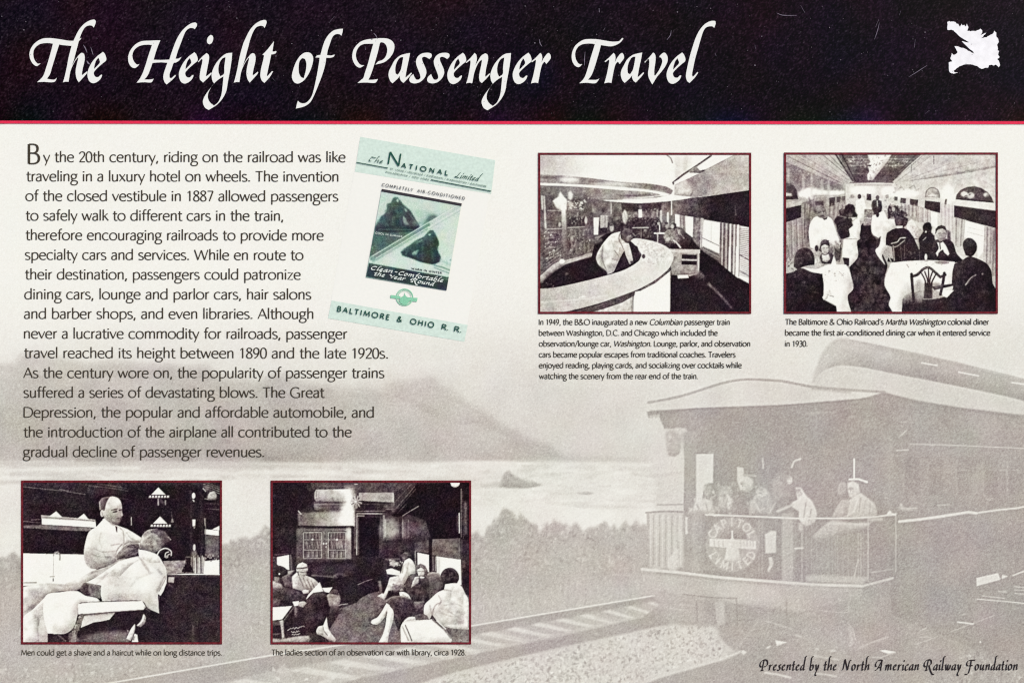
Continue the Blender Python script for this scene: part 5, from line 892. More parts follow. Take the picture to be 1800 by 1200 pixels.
A0 = (610, 50, 8.5714, [(950,373),(930,480),(900,620),(880,738),(886,742),(965,670),(978,680),(930,742),(850,825),(812,790),(795,742),(800,712),(760,762),(685,830),(650,792),(625,710),(635,640),(670,570),(720,480),(800,412),(880,386)], [[(847,435),(830,540),(805,640),(765,700),(735,682),(727,610),(740,540),(780,460),(812,438)]])
S0 = (610, 50, 8.5714, [(1225,370),(1268,385),(1276,425),(1240,465),(1200,440),(1160,430),(1130,445),(1135,490),(1165,560),(1190,620),(1195,680),(1165,750),(1100,810),(1020,832),(960,816),(938,780),(955,730),(1000,690),(1012,725),(1040,770),(1075,776),(1105,750),(1100,700),(1070,620),(1045,550),(1040,490),(1065,430),(1110,390),(1160,373)], [])
R0 = (770, 60, 8.5714, [(1405,415),(1470,360),(1540,287),(1562,312),(1570,370),(1558,432),(1590,370),(1640,302),(1670,285),(1695,320),(1695,372),(1630,455),(1612,425),(1598,422),(1570,460),(1545,545),(1525,650),(1508,740),(1460,733),(1400,746),(1420,680),(1445,580),(1468,460),(1475,402),(1468,388),(1415,428)], [])
def mv(o, dx, dy): return (o[0] + dx, o[1] + dy) + tuple(o[2:])
HEAD = {
'The': [(40, 20, 8.5714, [(270,787),(240,812),(205,828),(150,790),(112,720),(100,650),(115,580),(160,505),(230,445),(310,412),(400,405),(500,415),(600,430),(700,446),(800,442),(885,402),(870,425),(800,500),(740,522),(690,520),(600,512),(550,502),(520,590),(480,720),(440,850),(410,950),(365,1018),(430,1030),(480,1030),(515,1003),(485,1060),(430,1072),(330,1065),(215,1070),(290,1000),(320,950),(350,860),(390,730),(430,590),(455,490),(400,482),(330,482),(260,496),(205,532),(170,580),(158,640),(165,700),(190,755),(228,790)], []), H0, E0],
'Height': [(210, 20, 8.5714, [(302,796),(270,835),(228,858),(180,840),(140,780),(130,700),(150,620),(200,540),(270,480),(350,450),(450,445),(560,440),(617,440),(590,500),(550,610),(515,732),(620,735),(752,730),(780,640),(830,500),(880,390),(940,300),(1010,230),(1080,185),(1140,171),(1170,190),(1165,225),(1135,272),(1108,257),(1060,256),(1010,290),(975,350),(930,470),(880,600),(845,718),(885,715),(935,690),(900,742),(850,775),(818,780),(785,870),(755,950),(755,1000),(778,1010),(810,985),(840,960),(850,975),(800,1030),(710,1105),(680,1070),(660,1000),(670,930),(700,840),(722,778),(620,772),(498,780),(470,860),(430,960),(375,1030),(470,1028),(517,1018),(480,1072),(380,1070),(258,1078),(310,1010),(350,930),(390,820),(430,690),(470,570),(490,511),(430,505),(350,512),(280,535),(220,590),(195,660),(205,730),(235,780),(268,805)], []),
  mv(E0, 160.7, .6), (210, 20, 8.5714, [(1180,765),(1240,692),(1312,631),(1345,660),(1350,720),(1330,830),(1302,975),(1312,978),(1382,924),(1392,935),(1340,1000),(1260,1075),(1215,1032),(1208,980),(1225,870),(1252,735),(1236,720),(1190,770)], []),
  (210, 20, 8.5714, [(1375,357),(1405,375),(1413,420),(1390,480),(1355,500),(1325,480),(1318,435),(1340,385)], []), G0, mv(H0, 300.3, .6),
  (340, 60, 8.5714, [(1214,108),(1202,190),(1190,265),(1220,266),(1245,255),(1250,275),(1225,300),(1172,310),(1150,420),(1120,560),(1108,628),(1116,636),(1185,560),(1200,568),(1150,650),(1070,738),(1030,702),(1008,630),(1020,520),(1050,400),(1065,320),(1038,316),(1090,262),(1150,192)], [])],
'of': [(490, 30, 7.061, [(355,440),(400,455),(428,510),(415,600),(370,710),(310,790),(240,828),(190,810),(163,750),(175,670),(210,570),(260,490),(310,450)], [[(290,512),(325,525),(343,580),(335,670),(310,762),(275,745),(250,690),(247,620),(258,550)]]),
  (490, 30, 7.061, [(797,148),(790,195),(778,235),(752,216),(710,216),(670,245),(640,320),(610,410),(598,474),(645,480),(698,467),(680,495),(640,508),(590,508),(575,600),(540,720),(490,850),(440,970),(390,1060),(320,1110),(213,1138),(225,1080),(238,1040),(265,1065),(320,1072),(370,1040),(410,980),(440,880),(470,740),(495,600),(508,508),(485,505),(454,505),(475,480),(518,472),(540,390),(570,300),(620,220),(680,170),(740,153)], [])],
'Passenger': [(610, 50, 8.5714, [(260,558),(230,580),(185,595),(130,560),(90,490),(78,420),(95,330),(140,260),(210,200),(300,170),(380,160),(500,150),(600,155),(670,185),(710,240),(712,310),(690,380),(640,450),(560,512),(428,548),(470,500),(530,480),(580,430),(605,350),(595,270),(560,225),(512,212),(495,230),(470,340),(430,480),(390,610),(350,720),(322,778),(400,775),(467,766),(435,815),(400,825),(280,818),(158,825),(215,775),(245,750),(270,670),(310,550),(350,400),(380,290),(396,234),(330,235),(250,240),(190,270),(150,330),(133,400),(145,470),(180,530),(218,556)], []),
  A0, S0, mv(S0, 31.3, 0), mv(E0, 632.6, 1.5),
  (770, 60, 8.5714, [(415,430),(480,370),(550,288),(575,312),(585,370),(575,430),(556,480),(600,410),(650,330),(710,291),(745,312),(755,370),(745,430),(725,520),(710,638),(718,645),(775,594),(786,605),(740,660),(660,740),(630,712),(618,640),(640,520),(660,415),(655,388),(620,420),(580,490),(545,590),(525,690),(515,742),(470,735),(422,746),(445,680),(470,560),(490,430),(485,395),(427,437)], []),
  mv(G0, 490, .6), mv(E0, 747.5, 1.5), R0],
'Travel': [(990, 50, 10., [(334,630),(300,670),(260,685),(200,650),(160,580),(148,490),(165,400),(210,310),(290,240),(370,200),(470,190),(600,195),(750,220),(850,235),(930,235),(985,225),(1020,190),(1037,170),(1057,184),(1010,245),(940,290),(850,318),(780,315),(663,297),(640,390),(600,530),(550,690),(500,820),(438,905),(520,908),(590,905),(637,883),(580,960),(520,970),(420,958),(283,968),(350,900),(390,830),(430,710),(480,530),(530,370),(557,280),(500,271),(400,272),(320,290),(260,330),(220,400),(210,470),(225,550),(260,610),(292,633)], []),
  mv(R0, 128.8, -.1), mv(A0, 408.2, -.7),
  (1100, 20, 8.5714, [(280,768),(340,710),(412,624),(437,642),(450,690),(445,780),(430,880),(430,968),(445,970),(500,890),(540,800),(550,750),(535,708),(512,690),(498,702),(520,665),(570,625),(602,637),(630,690),(628,760),(590,840),(530,920),(470,990),(400,1105),(375,1062),(345,1000),(335,930),(348,850),(355,760),(347,718),(330,725),(292,777)], []),
  mv(E0, 1018, 1.1),
  (1100, 20, 8.5714, [(1350,150),(1354,190),(1332,253),(1308,231),(1260,229),(1210,247),(1170,300),(1130,420),(1090,560),(1050,700),(1015,860),(998,955),(1005,985),(1022,980),(1080,914),(1090,930),(1040,1000),(960,1082),(925,1052),(905,980),(920,880),(960,700),(1000,560),(1050,410),(1110,290),(1180,205),(1250,160),(1310,145)], [])],
}
# pen strokes of the small chancery hand (x-height 100, y up, already slanted); the headline outlines give the rest
CHAN = {
'P': (150, 'M42,58 C14,62 2,88 22,116 C44,142 90,150 122,142|M84,142 L48,0|M26,-2 L76,4|M122,142 C152,132 150,96 122,76 C108,68 92,62 82,64'),
'N': (170, 'M14,2 C30,6 36,20 44,60 L66,150|M66,150 L112,4|M112,4 L144,130|M144,130 C150,140 160,142 172,136'),
'A': (180, 'M24,4 C40,-6 60,20 80,50 L140,140|M48,64 C18,68 20,110 60,132 C90,146 120,142 146,138|M140,138 L116,0 L132,8|M62,46 L126,50'),
'R': (160, 'M42,58 C14,62 2,88 22,116 C44,142 90,150 118,142|M84,142 L48,0|M26,-2 L72,4|M118,142 C146,132 142,100 112,84 C100,78 92,76 84,76|M96,78 C110,30 120,-20 150,-60 C162,-72 180,-72 190,-62'),
'F': (150, 'M46,74 C14,74 10,112 44,132 C80,146 120,136 166,140|M98,140 C84,60 72,10 58,-40 C50,-66 24,-70 -8,-64|M60,76 L124,80'),
'r': (72, 'M12,76 L34,98 L18,0|M26,40 C40,76 54,98 74,90'), 'e': (74, 'M22,50 C44,58 66,72 58,92 C44,104 20,76 16,40 C14,6 36,-6 66,24'), 's': (66, 'M66,90 C46,104 28,90 34,70 C40,52 56,44 48,20 C40,0 16,-4 4,12'),
'n': (92, 'M12,76 L34,98 L18,0|M24,34 C40,74 58,100 74,96 C82,84 66,40 66,12 L88,26'), 't': (62, 'M46,132 L26,20 C26,-2 40,2 58,24|M8,92 L62,98'),
'd': (86, 'M72,92 C40,104 12,50 14,18 C20,-10 52,20 66,60|M112,176 C96,186 90,170 84,140 L62,20 C62,-2 72,4 88,24'), 'b': (84, 'M70,172 C48,186 40,160 34,120 L16,20|M18,20 C30,-8 60,4 70,40 C78,80 66,98 54,94 C40,88 28,64 24,40'),
'y': (84, 'M10,80 L30,98 C36,70 30,30 40,8 C56,2 76,50 74,96|M74,96 C70,40 40,-10 20,-50 C10,-80 30,-90 44,-78'), 'h': (90, 'M66,172 C44,186 40,160 34,120 L12,0|M22,34 C40,74 58,100 72,96 C80,84 64,40 64,12 L86,26'),
'o': (80, 'M42,98 C14,90 6,30 24,6 C50,-6 74,40 70,76 C66,92 54,98 42,98'), 'm': (132, 'M12,76 L34,98 L18,0|M24,34 C36,74 52,100 66,96 C72,84 60,30 58,0|M64,34 C76,74 92,100 108,96 C116,84 100,40 100,12 L122,26'),
'i': (46, 'M12,76 L32,98 L22,14 C24,-2 32,6 46,24|*1.1 M44,124 L49,142'), 'c': (68, 'M66,84 C56,104 36,98 22,70 C8,30 16,-6 36,2 L64,24'), 'a': (84, 'M72,94 C40,104 12,50 14,18 C20,-10 52,20 66,60|M76,98 L62,20 C62,-2 72,4 88,24'),
'l': (48, 'M70,172 C48,186 42,160 36,120 L20,20 C20,-4 32,4 48,24'), 'w': (118, 'M10,78 L30,98 C34,70 26,30 36,6 C50,2 62,40 68,98|M68,98 C66,60 60,30 70,6 C90,2 110,50 104,92'), 'u': (90, 'M10,78 L30,98 L20,20 C28,-4 50,24 66,60|M76,98 L62,20 C62,-2 72,4 90,24'), ' ': (48, ''),
'C': (110, 'M104,118 C94,142 70,144 44,120 C14,86 10,10 48,2 C70,2 84,12 96,28'), 'Y': (110, 'M16,120 C26,146 40,140 46,100 C50,80 60,74 72,86|M116,140 L60,0'), 'f': (60, 'M80,160 C60,180 52,150 46,110 L22,-40|M20,92 L70,98'), '-': (70, 'M14,52 L30,60 L44,50 L60,56'),
'T': (120, 'M30,130 C60,150 90,120 130,138|M70,132 C30,120 6,60 30,20 C40,6 56,10 66,22'), 'L': (120, 'M96,150 C70,150 56,60 40,20 C30,0 10,10 4,24 C40,34 70,-10 110,10'),
}
CHAN = {k: (v[0], parse(v[1])) for k, v in CHAN.items()}
# ---------------------------------------------------------------- helpers: sheet units -> panel, meshes, materials
def at(p, z):
    """printed-sheet units (x right, y down, seen square-on in the photograph) -> panel coordinates at height z (metres)"""
    p = np.asarray(p, float).reshape(-1, 2); z = np.broadcast_to(np.asarray(z, float), (len(p),))
    k = 36.0 / LENS / 1800.0; X, Y = (p[:, 0] - 900) * k, (600 - p[:, 1]) * k
    c, s = math.cos(CAM_TILT), math.sin(CAM_TILT)
    dx, dy, dz = X, Y * c + s, Y * s - c
    t = (z - EYE.z) / dz
    return np.stack([EYE.x + dx * t, EYE.y + dy * t, z], 1)
def lin(c):
    c = np.asarray(c, float) / 255.0
    return np.where(c <= .04045, c / 12.92, ((c + .055) / 1.055) ** 2.4)
def refl(c): return np.clip(lin(c) / LIGHT, 0.0008, 0.86)
def link(name, me, mat, parent=None):
    o = bpy.data.objects.new(name, me); COL.objects.link(o)
    if mat: me.materials.append(mat)
    if parent: o.parent = parent
    return o
def principled(name, rough=.48, spec=.03):
    m = bpy.data.materials.new(name); m.use_nodes = True
    b = m.node_tree.nodes['Principled BSDF']; b.inputs['Roughness'].default_value = rough; b.inputs['Specular IOR Level'].default_value = spec
    return m, b
def ink(name, rgb, var=.10, scale=900., rough=.48, spec=.03):
    """flat printing ink with a fine uneven lay-down"""
    m, b = principled(name, rough, spec); n = m.node_tree.nodes; L = m.node_tree.links
    tc = n.new('ShaderNodeTexCoord'); no = n.new('ShaderNodeTexNoise'); no.inputs['Scale'].default_value = scale; no.inputs['Detail'].default_value = 1.5
    rp = n.new('ShaderNodeValToRGB'); c = refl(rgb)
    rp.color_ramp.elements[0].position, rp.color_ramp.elements[1].position = .28, .72
    rp.color_ramp.elements[0].color = (*np.clip(c * (1 - var), 0, .88), 1); rp.color_ramp.elements[1].color = (*np.clip(c * (1 + var), 0, .88), 1)
    L.new(tc.outputs['Object'], no.inputs['Vector']); L.new(no.outputs['Fac'], rp.inputs['Fac']); L.new(rp.outputs['Color'], b.inputs['Base Color'])
    return m
def printed(name):
    """halftone print: reflectance stored per mesh point"""
    m, b = principled(name); a = m.node_tree.nodes.new('ShaderNodeVertexColor'); a.layer_name = 'print'
    m.node_tree.links.new(a.outputs['Color'], b.inputs['Base Color']); return m
def sheet(name, P, rgb, mat, parent):
    """grid mesh: P (h, w, 3) panel points, rgb (h, w, 3) print tones"""
    h, w = P.shape[:2]; me = bpy.data.meshes.new(name)
    i = np.arange(h * w).reshape(h, w)
    f = np.stack([i[1:, :-1], i[1:, 1:], i[:-1, 1:], i[:-1, :-1]], -1).reshape(-1, 4)
    me.vertices.add(h * w); me.vertices.foreach_set('co', P.reshape(-1).astype(np.float32))
    me.loops.add(f.size); me.loops.foreach_set('vertex_index', f.reshape(-1).astype(np.int32))
    me.polygons.add(len(f)); me.polygons.foreach_set('loop_start', np.arange(0, f.size, 4, dtype=np.int32))
    me.update(calc_edges=True)
    a = me.color_attributes.new('print', 'FLOAT_COLOR', 'POINT')
    c = np.ones((h * w, 4), np.float32); c[:, :3] = refl(rgb).reshape(-1, 3); a.data.foreach_set('color', c.reshape(-1))
    return link(name, me, mat, parent)
def canvas_sheet(name, cv, rgb, z, mat, parent):
    X = cv.x0 + (np.arange(cv.W) + .5) / cv.res; Y = cv.y0 + (np.arange(cv.H) + .5) / cv.res
    gx, gy = np.meshgrid(X, Y); P = at(np.stack([gx.ravel(), gy.ravel()], 1), z).reshape(cv.H, cv.W, 3)
    return sheet(name, P, rgb, mat, parent)
class MB:
    def __init__(s): s.v, s.f = [], []
    def face(s, pts, z):
        n = len(s.v); q = at(pts, z); s.v += [tuple(p) for p in q]
        f = list(range(n, n + len(pts)))
        a = sum(q[i][0] * q[(i+1) % len(q)][1] - q[(i+1) % len(q)][0] * q[i][1] for i in range(len(q)))
        s.f.append(f if a > 0 else f[::-1])
    def strip(s, A, B, z):
        for i in range(len(A) - 1): s.face([A[i], A[i+1], B[i+1], B[i]], z)
    def outline(s, loops, z):
        L3 = [[Vector((x, y, 0)) for x, y in l] for l in loops]; flat = [p for l in loops for p in l]
        for t in tessellate_polygon(L3): s.face([flat[k] for k in t], z)
    def box(s, x0, y0, x1, y1, za, zb):
        n = len(s.v); c = [(x0, y1), (x1, y1), (x1, y0), (x0, y0)]
        s.v += [tuple(p) for p in at(c, za)]; s.v += [(p[0], p[1], zb) for p in at(c, za)]
        s.f += [[n, n+1, n+2, n+3], [n+7, n+6, n+5, n+4]] + [[n+(k+1) % 4, n+k, n+4+k, n+4+(k+1) % 4] for k in range(4)]
    def build(s, name, mat, parent):
        me = bpy.data.meshes.new(name); me.from_pydata(s.v, [], s.f); me.update(); return link(name, me, mat, parent)
def spans(text):
    out, it = [], False
    for k, seg in enumerate(text.split('*')):
        out += [(ch, k % 2 == 1) for ch in seg]
    return out
def text(mb, s, p0, p1, xh, hx, hy, z, font=None, nib=None, space=52, track=0., shear=0., asc=1.):
    """write s so that its ink runs from p0 to p1 (sheet units) on that baseline; xh = x-height"""
    F = font or GLY; sp = spans(s); x, pos = 0., []
    for ch, it in sp:
        pos.append(x); x += (space if ch == ' ' else F[ch][0]) + track
    u = xh / 100.; rows = []
    for (ch, it), x0 in zip(sp, pos):
        for wt, pl in F[ch][1]:
            q = np.asarray(pl, float); y = np.where(q[:, 1] > 100, 100 + (q[:, 1] - 100) * asc, q[:, 1])
            rows.append((wt, q[:, 0] + x0 + y * (shear + (.19 if it else 0)), y))
    lo = min(r[1].min() for r in rows); hi = max(r[1].max() for r in rows)
    p0, p1 = np.asarray(p0, float), np.asarray(p1, float); D = np.hypot(*(p1 - p0)); d = (p1 - p0) / D; n = np.array([d[1], -d[0]])
    kx = (D - 2 * hx) / (hi - lo)
    for k, (wt, X, Y) in enumerate(rows):
        q = np.stack([(X - lo) * kx + hx, Y * u], 1)
        A, B = ribbon(q, hx * wt, hy * wt, nib)
        m = lambda a: p0 + a[:, :1] * d + a[:, 1:] * n
        mb.strip(m(A), m(B), z + (k % 3) * .00003)

Z0, Z1, Z2, Z3 = .0004, .0008, .0012, .0016
X0, Y0, X1, Y1 = -40, -40, 1840, 1240
# ---------------------------------------------------------------- the sign
sign = bpy.data.objects.new('information_sign', None); COL.objects.link(sign)
sign.matrix_world = PANEL; sign.empty_display_size = .1
sign['label'] = 'printed railway history panel with black title band, faded train backdrop, four photographs and text'
sign['category'] = 'information sign'
M_print = printed('halftone_print')
mb = MB(); mb.box(X0, Y0, X1, Y1, 0.0, -.012); mb.build('panel_board', ink('panel_board', (238, 236, 227), .03, 300), sign)
cv = art_backdrop(X0, 206, X1, Y1)
o = canvas_sheet('backdrop_print', cv, grain(cv.a, 2, INK, 9.5, 1.1, .4, 16), Z0, M_print, sign)
o['label'] = 'faded sepia view of a river, hills and passengers on an observation platform'
# title band
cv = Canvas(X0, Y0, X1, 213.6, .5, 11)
cv.poly([(-40,-40),(1000,-40),(700,120),(-40,150)], 18, .9, 90); cv.poly([(1500,-40),(1840,-40),(1840,100),(1650,60)], 15, .8, 60); cv.poly([(900,150),(1840,130),(1840,214),(900,214)], 8, .8, 40)  # sky reflection painted into the band's tone: paler along the top, darker lower right
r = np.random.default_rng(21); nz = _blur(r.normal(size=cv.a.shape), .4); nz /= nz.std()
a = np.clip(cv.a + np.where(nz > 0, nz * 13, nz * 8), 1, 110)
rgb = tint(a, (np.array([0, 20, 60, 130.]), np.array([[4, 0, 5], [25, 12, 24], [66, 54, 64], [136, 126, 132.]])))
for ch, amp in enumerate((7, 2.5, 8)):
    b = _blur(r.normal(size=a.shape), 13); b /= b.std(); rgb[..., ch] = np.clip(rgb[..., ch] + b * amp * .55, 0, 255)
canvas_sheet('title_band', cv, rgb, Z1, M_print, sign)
mb = MB(); mb.face([(X0, 212.3), (X0, 217.4), (900, 218.3), (X1, 218.4), (X1, 213.3), (900, 213.2)], Z2); mb.build('red_rule', ink('red_ink', (228, 52, 84), .12, 700), sign)
M_white = ink('white_ink', (238, 238, 234), .03, 600)
for word, letters in HEAD.items():
    mb = MB()
    for k, (ox, oy, s, outer, holes) in enumerate(letters):
        loops = [_smooth(outer, True, 5)] + [_smooth(h, True, 5) for h in holes]
        mb.outline([[(x / s + ox, y / s + oy) for x, y in l] for l in loops], Z2 + (k % 3) * .00004)
    mb.build('title_word', M_white, sign)
# running text
M_text = ink('text_ink', (68, 61, 52), .15, 900)
mb = MB(); text(mb, 'B', (48.6, 288.0), (70.8, 288.0), 24.6, 2.3, 1.25, Z1); mb.build('drop_cap', M_text, sign)
BODY = [('y the 20th century, riding on the railroad was like', 75.3, 608, 284.7, 285.0), ('traveling in a luxury hotel on wheels. The invention', 45.3, 595, 318.5, 319.2), ('of the closed vestibule in 1887 allowed passengers', 44.4, 595, 353.0, 353.8),
 ('to safely walk to different cars in the train,', 44.2, 498.2, 387.4, 388.0), ('therefore encouraging railroads to provide more', 44.0, 569.6, 421.7, 422.4), ('specialty cars and services. While en route to', 43.3, 533.7, 456.3, 457.0),
 ('their destination, passengers could patronize', 43.0, 529.2, 490.8, 491.3), ('dining cars, lounge and parlor cars, hair salons', 42.5, 547.5, 525.6, 526.0), ('and barber shops, and even libraries. Although', 42.0, 551.0, 559.9, 560.2),
 ('never a lucrative commodity for railroads, passenger', 42.0, 611.8, 594.6, 595.3), ('travel reached its height between 1890 and the late 1920s.', 41.3, 681.7, 628.7, 629.6), ('As the century wore on, the popularity of passenger trains', 40.4, 676.0, 663.8, 663.9),
 ('suffered a series of devastating blows. The Great', 40.8, 571.8, 698.3, 698.4), ('Depression, the popular and affordable automobile, and', 41.2, 657.3, 733.0, 733.3), ('the introduction of the airplane all contributed to the', 40.4, 618.8, 767.8, 767.6), ('gradual decline of passenger revenues.', 39.8, 464.2, 802.5, 802.5)]
for s, xa, xb, ya, yb in BODY:
    mb = MB(); text(mb, s, (xa, ya), (xb, yb), 12.6, 1.26, .82, Z1, space=52, track=0); mb.build('text_line', M_text, sign)
# photographs with their maroon borders and captions
M_border = ink('maroon_ink', (108, 36, 44), .4, 500); M_cap = ink('caption_ink', (80, 74, 65), .15, 900)
PICS = [(art_barber, (36.9, 844.0, 390.3, 1131.8), 'printed photo of a barber shaving a man lying under white sheets', 31, [('Men could get a shave and a haircut while on long distance trips.', 37, 390, 1151.0)]),
        (art_ladies, (475.6, 844.0, 828.3, 1131.8), 'printed photo of ladies reading in a dark panelled lounge with a bookcase', 32, [('The ladies section of an observation car with library, circa 1928.', 477, 819, 1150.7)]),
        (art_lounge, (946.0, 268.6, 1320.6, 551.6), 'printed photo of a curved white bar counter with a barman', 33,
         [('In 1949, the B&O inaugurated a new *Columbian* passenger train', 947.2, 1283, 570.8), ('between Washington, D.C. and Chicago which included the', 947.2, 1262, 589.7), ('observation/lounge car, *Washington.* Lounge, parlor, and observation', 947.2, 1319, 608.6),
          ('cars became popular escapes from traditional coaches. Travelers', 947.2, 1293.4, 627.7), ('enjoyed reading, playing cards, and socializing over cocktails while', 947.2, 1304.3, 646.5), ('watching the scenery from the rear end of the train.', 947.4, 1227, 665.6)]),
        (art_diner, (1378.1, 268.2, 1754.2, 551.5), 'printed photo of a busy dining car with white tablecloths and a waiter', 34,
         [("The Baltimore & Ohio Railroad's *Martha* *Washington* colonial diner", 1380, 1739.2, 570.5), ('became the first air-conditioned dining car when it entered service', 1380, 1741.3, 589.4), ('in 1930.', 1380, 1419.5, 608.7)])]
for art, (xa, ya, xb, yb), lab, seed, cap in PICS:
    cv = art()
    o = canvas_sheet('printed_photograph', cv, photo_finish(cv, seed), Z1, M_print, sign); o['label'] = lab
    mb = MB(); t = 3.8; q = [(xa, ya), (xb, ya), (xb, yb), (xa, yb)]; i = [(xa+t, ya+t), (xb-t, ya+t), (xb-t, yb-t), (xa+t, yb-t)]
    for k in range(4): mb.face([q[k], q[(k+1) % 4], i[(k+1) % 4], i[k]], Z2)
    mb.build('picture_border', M_border, o)
    mb = MB()
    for s, ca, cb, y in cap: text(mb, s, (ca, y), (cb, y), 6.8, .76, .66, Z1, space=44, track=1, asc=1.04)
    mb.build('caption', M_cap, sign)
# small brochure reproduced beside the text
M_green = ink('mint_ink', (213, 230, 219), .07, 420); M_dkgreen = ink('deep_green_ink', (38, 84, 72), .15, 800); M_sheet = ink('brochure_paper', (243, 242, 235), .012, 400)
mb = MB(); mb.face([(633.4,240.7),(576.5,559),(816.3,600.3),(870.6,281.7)], Z0 + .0001); bro = mb.build('brochure_print', M_sheet, sign); bro['label'] = 'tilted mint green brochure print beside the text'
mb = MB(); mb.face([(633.4,240.7),(623.7,302.0),(863.5,341.0),(870.6,281.7)], Z0 + .0002); mb.build('header_strip', M_green, bro)
mb = MB(); mb.face([(583,528),(576.5,559.2),(816.3,600.4),(822.3,571)], Z0 + .0002); mb.build('footer_strip', M_green, bro)
def bar(mb, a, b, w, z):
    a, b = np.array(a, float), np.array(b, float); d = (b - a) / np.hypot(*(b - a)); n = np.array([-d[1], d[0]]) * w * .5
    mb.face([tuple(a - n), tuple(b - n), tuple(b + n), tuple(a + n)], z)
mb = MB()
text(mb, 'BALTIMORE', (592.2,546.6), (684.6,562.2), 6.3, .95, .9, Z3, track=42); text(mb, '&', (697.3,564.4), (706.6,566.0), 6.3, .95, .9, Z3); text(mb, 'OHIO', (720.3,568.4), (762.6,575.8), 6.3, .95, .9, Z3, track=42)
text(mb, 'R.', (775.8,578.2), (787.5,580.2), 6.3, .95, .9, Z3, track=4); text(mb, 'R.', (797.8,582.0), (810.5,584.2), 6.3, .95, .9, Z3, track=4)
mb.build('footer_lettering', M_dkgreen, bro); mb = MB()
text(mb, 'N', (681.0,288.4), (702.4,292.0), 15.6, 1.5, 1.4, Z3); text(mb, 'ATIONAL', (704.6,294.2), (788.0,308.4), 5.6, .95, .9, Z3, track=70)
bar(mb, (626.5,285.6), (682,295.6), 1.5, Z3); bar(mb, (757.7,316.2), (863.6,336.2), 1.6, Z3)
text(mb, 'The', (648.4,283.6), (672.4,287.6), 5.0, .35, .3, Z3, CHAN, (1.1, .7, .22), asc=1.75, shear=.12); text(mb, 'Limited', (799.0,311.6), (847.0,319.2), 5.4, .35, .3, Z3, CHAN, (1.2, .7, .26), asc=1.9, shear=.22)
mb.build('header_lettering', M_dkgreen, bro)
mb = MB(); M_small = ink('grey_green_ink', (112, 140, 128), .2, 900)
text(mb, 'ST. LOUIS / LOUISVILLE / CINCINNATI / WASHINGTON / BALTIMORE', (686,297.6), (855,329.0), 1.7, .34, .34, Z3, track=22); text(mb, 'PHILADELPHIA / NEW YORK', (678,303.4), (754.5,317.2), 1.7, .34, .34, Z3, track=22)
mb.build('route_lettering', M_small, bro)
mb = MB(); M_slate = ink('slate_ink', (62, 58, 64), .18, 800); bar(mb, (670.8,334.4), (811.4,360.0), 4.6, Z3); mb.build('picture_rule', M_slate, bro)
mb = MB(); text(mb, 'COMPLETELY', (671.2,327.0), (726.0,336.4), 3.5, .5, .45, Z3, track=46); text(mb, 'AIR-CONDITIONED', (733.2,337.4), (817.2,351.2), 3.5, .5, .45, Z3, track=46)
mb.build('cover_lettering', ink('slate_grey_ink', (96, 98, 100), .18, 900), bro)
cv = art_cover(); crgb = grain(cv.a, 41, GREEN, 9, 4, .8, 12)
C4 = np.array([(670.5,336.5),(810.6,362.2),(784.8,510.6),(643.2,487.2)]); U, V = np.meshgrid(np.linspace(0, 1, 290), np.linspace(0, 1, 310))
Q = (C4[0]*(1-U)[..., None]*(1-V)[..., None] + C4[1]*U[..., None]*(1-V)[..., None] + C4[2]*U[..., None]*V[..., None] + C4[3]*(1-U)[..., None]*V[..., None])
ii = np.clip(((Q[..., 1] - cv.y0) * cv.res).astype(int), 0, cv.H - 1); jj = np.clip(((Q[..., 0] - cv.x0) * cv.res).astype(int), 0, cv.W - 1)
cov = sheet('cover_picture', at(Q.reshape(-1, 2), Z2).reshape(310, 290, 3), crgb[ii, jj], M_print, bro)
mb = MB()
text(mb, 'Clean', (652.0,473.4), (690.0,480.2), 4.6, .55, .5, Z3, CHAN, (1.5, .7, .34), asc=1.0, shear=.1); text(mb, '-', (693.0,480.0), (698.5,481.0), 4.6, .5, .5, Z3, CHAN, (1.4, .7, .34))
text(mb, 'Comfortable', (700.6,482.8), (778.6,496.0), 4.6, .55, .5, Z3, CHAN, (1.5, .7, .34), asc=1.0, shear=.1)
text(mb, 'the', (657.2,483.8), (676.0,487.0), 4.6, .55, .5, Z3, CHAN, (1.5, .7, .34), asc=1.0, shear=.1); text(mb, 'Year', (683.6,488.6), (713.0,493.4), 4.6, .55, .5, Z3, CHAN, (1.5, .7, .34), asc=1.0, shear=.1)
text(mb, 'Round', (721.0,495.0), (766.0,503.2), 4.6, .55, .5, Z3, CHAN, (1.5, .7, .34), asc=1.0, shear=.1)
mb.build('slogan_lettering', ink('pale_ink', (222, 230, 224), .06, 800), bro)
mb = MB(); text(mb, 'WARM IN WINTER', (723.0,473.4), (776.5,481.6), 2.3, .42, .4, Z3, track=24); mb.build('winter_lettering', ink('dark_green_ink', (70, 84, 82), .15, 900), bro)
mb = MB(); text(mb, 'COOL IN SUMMER', (659.6,411.0), (707.0,417.6), 2.2, .4, .38, Z3, track=24); mb.build('summer_lettering', ink('light_green_ink', (200, 214, 206), .1, 900), bro)
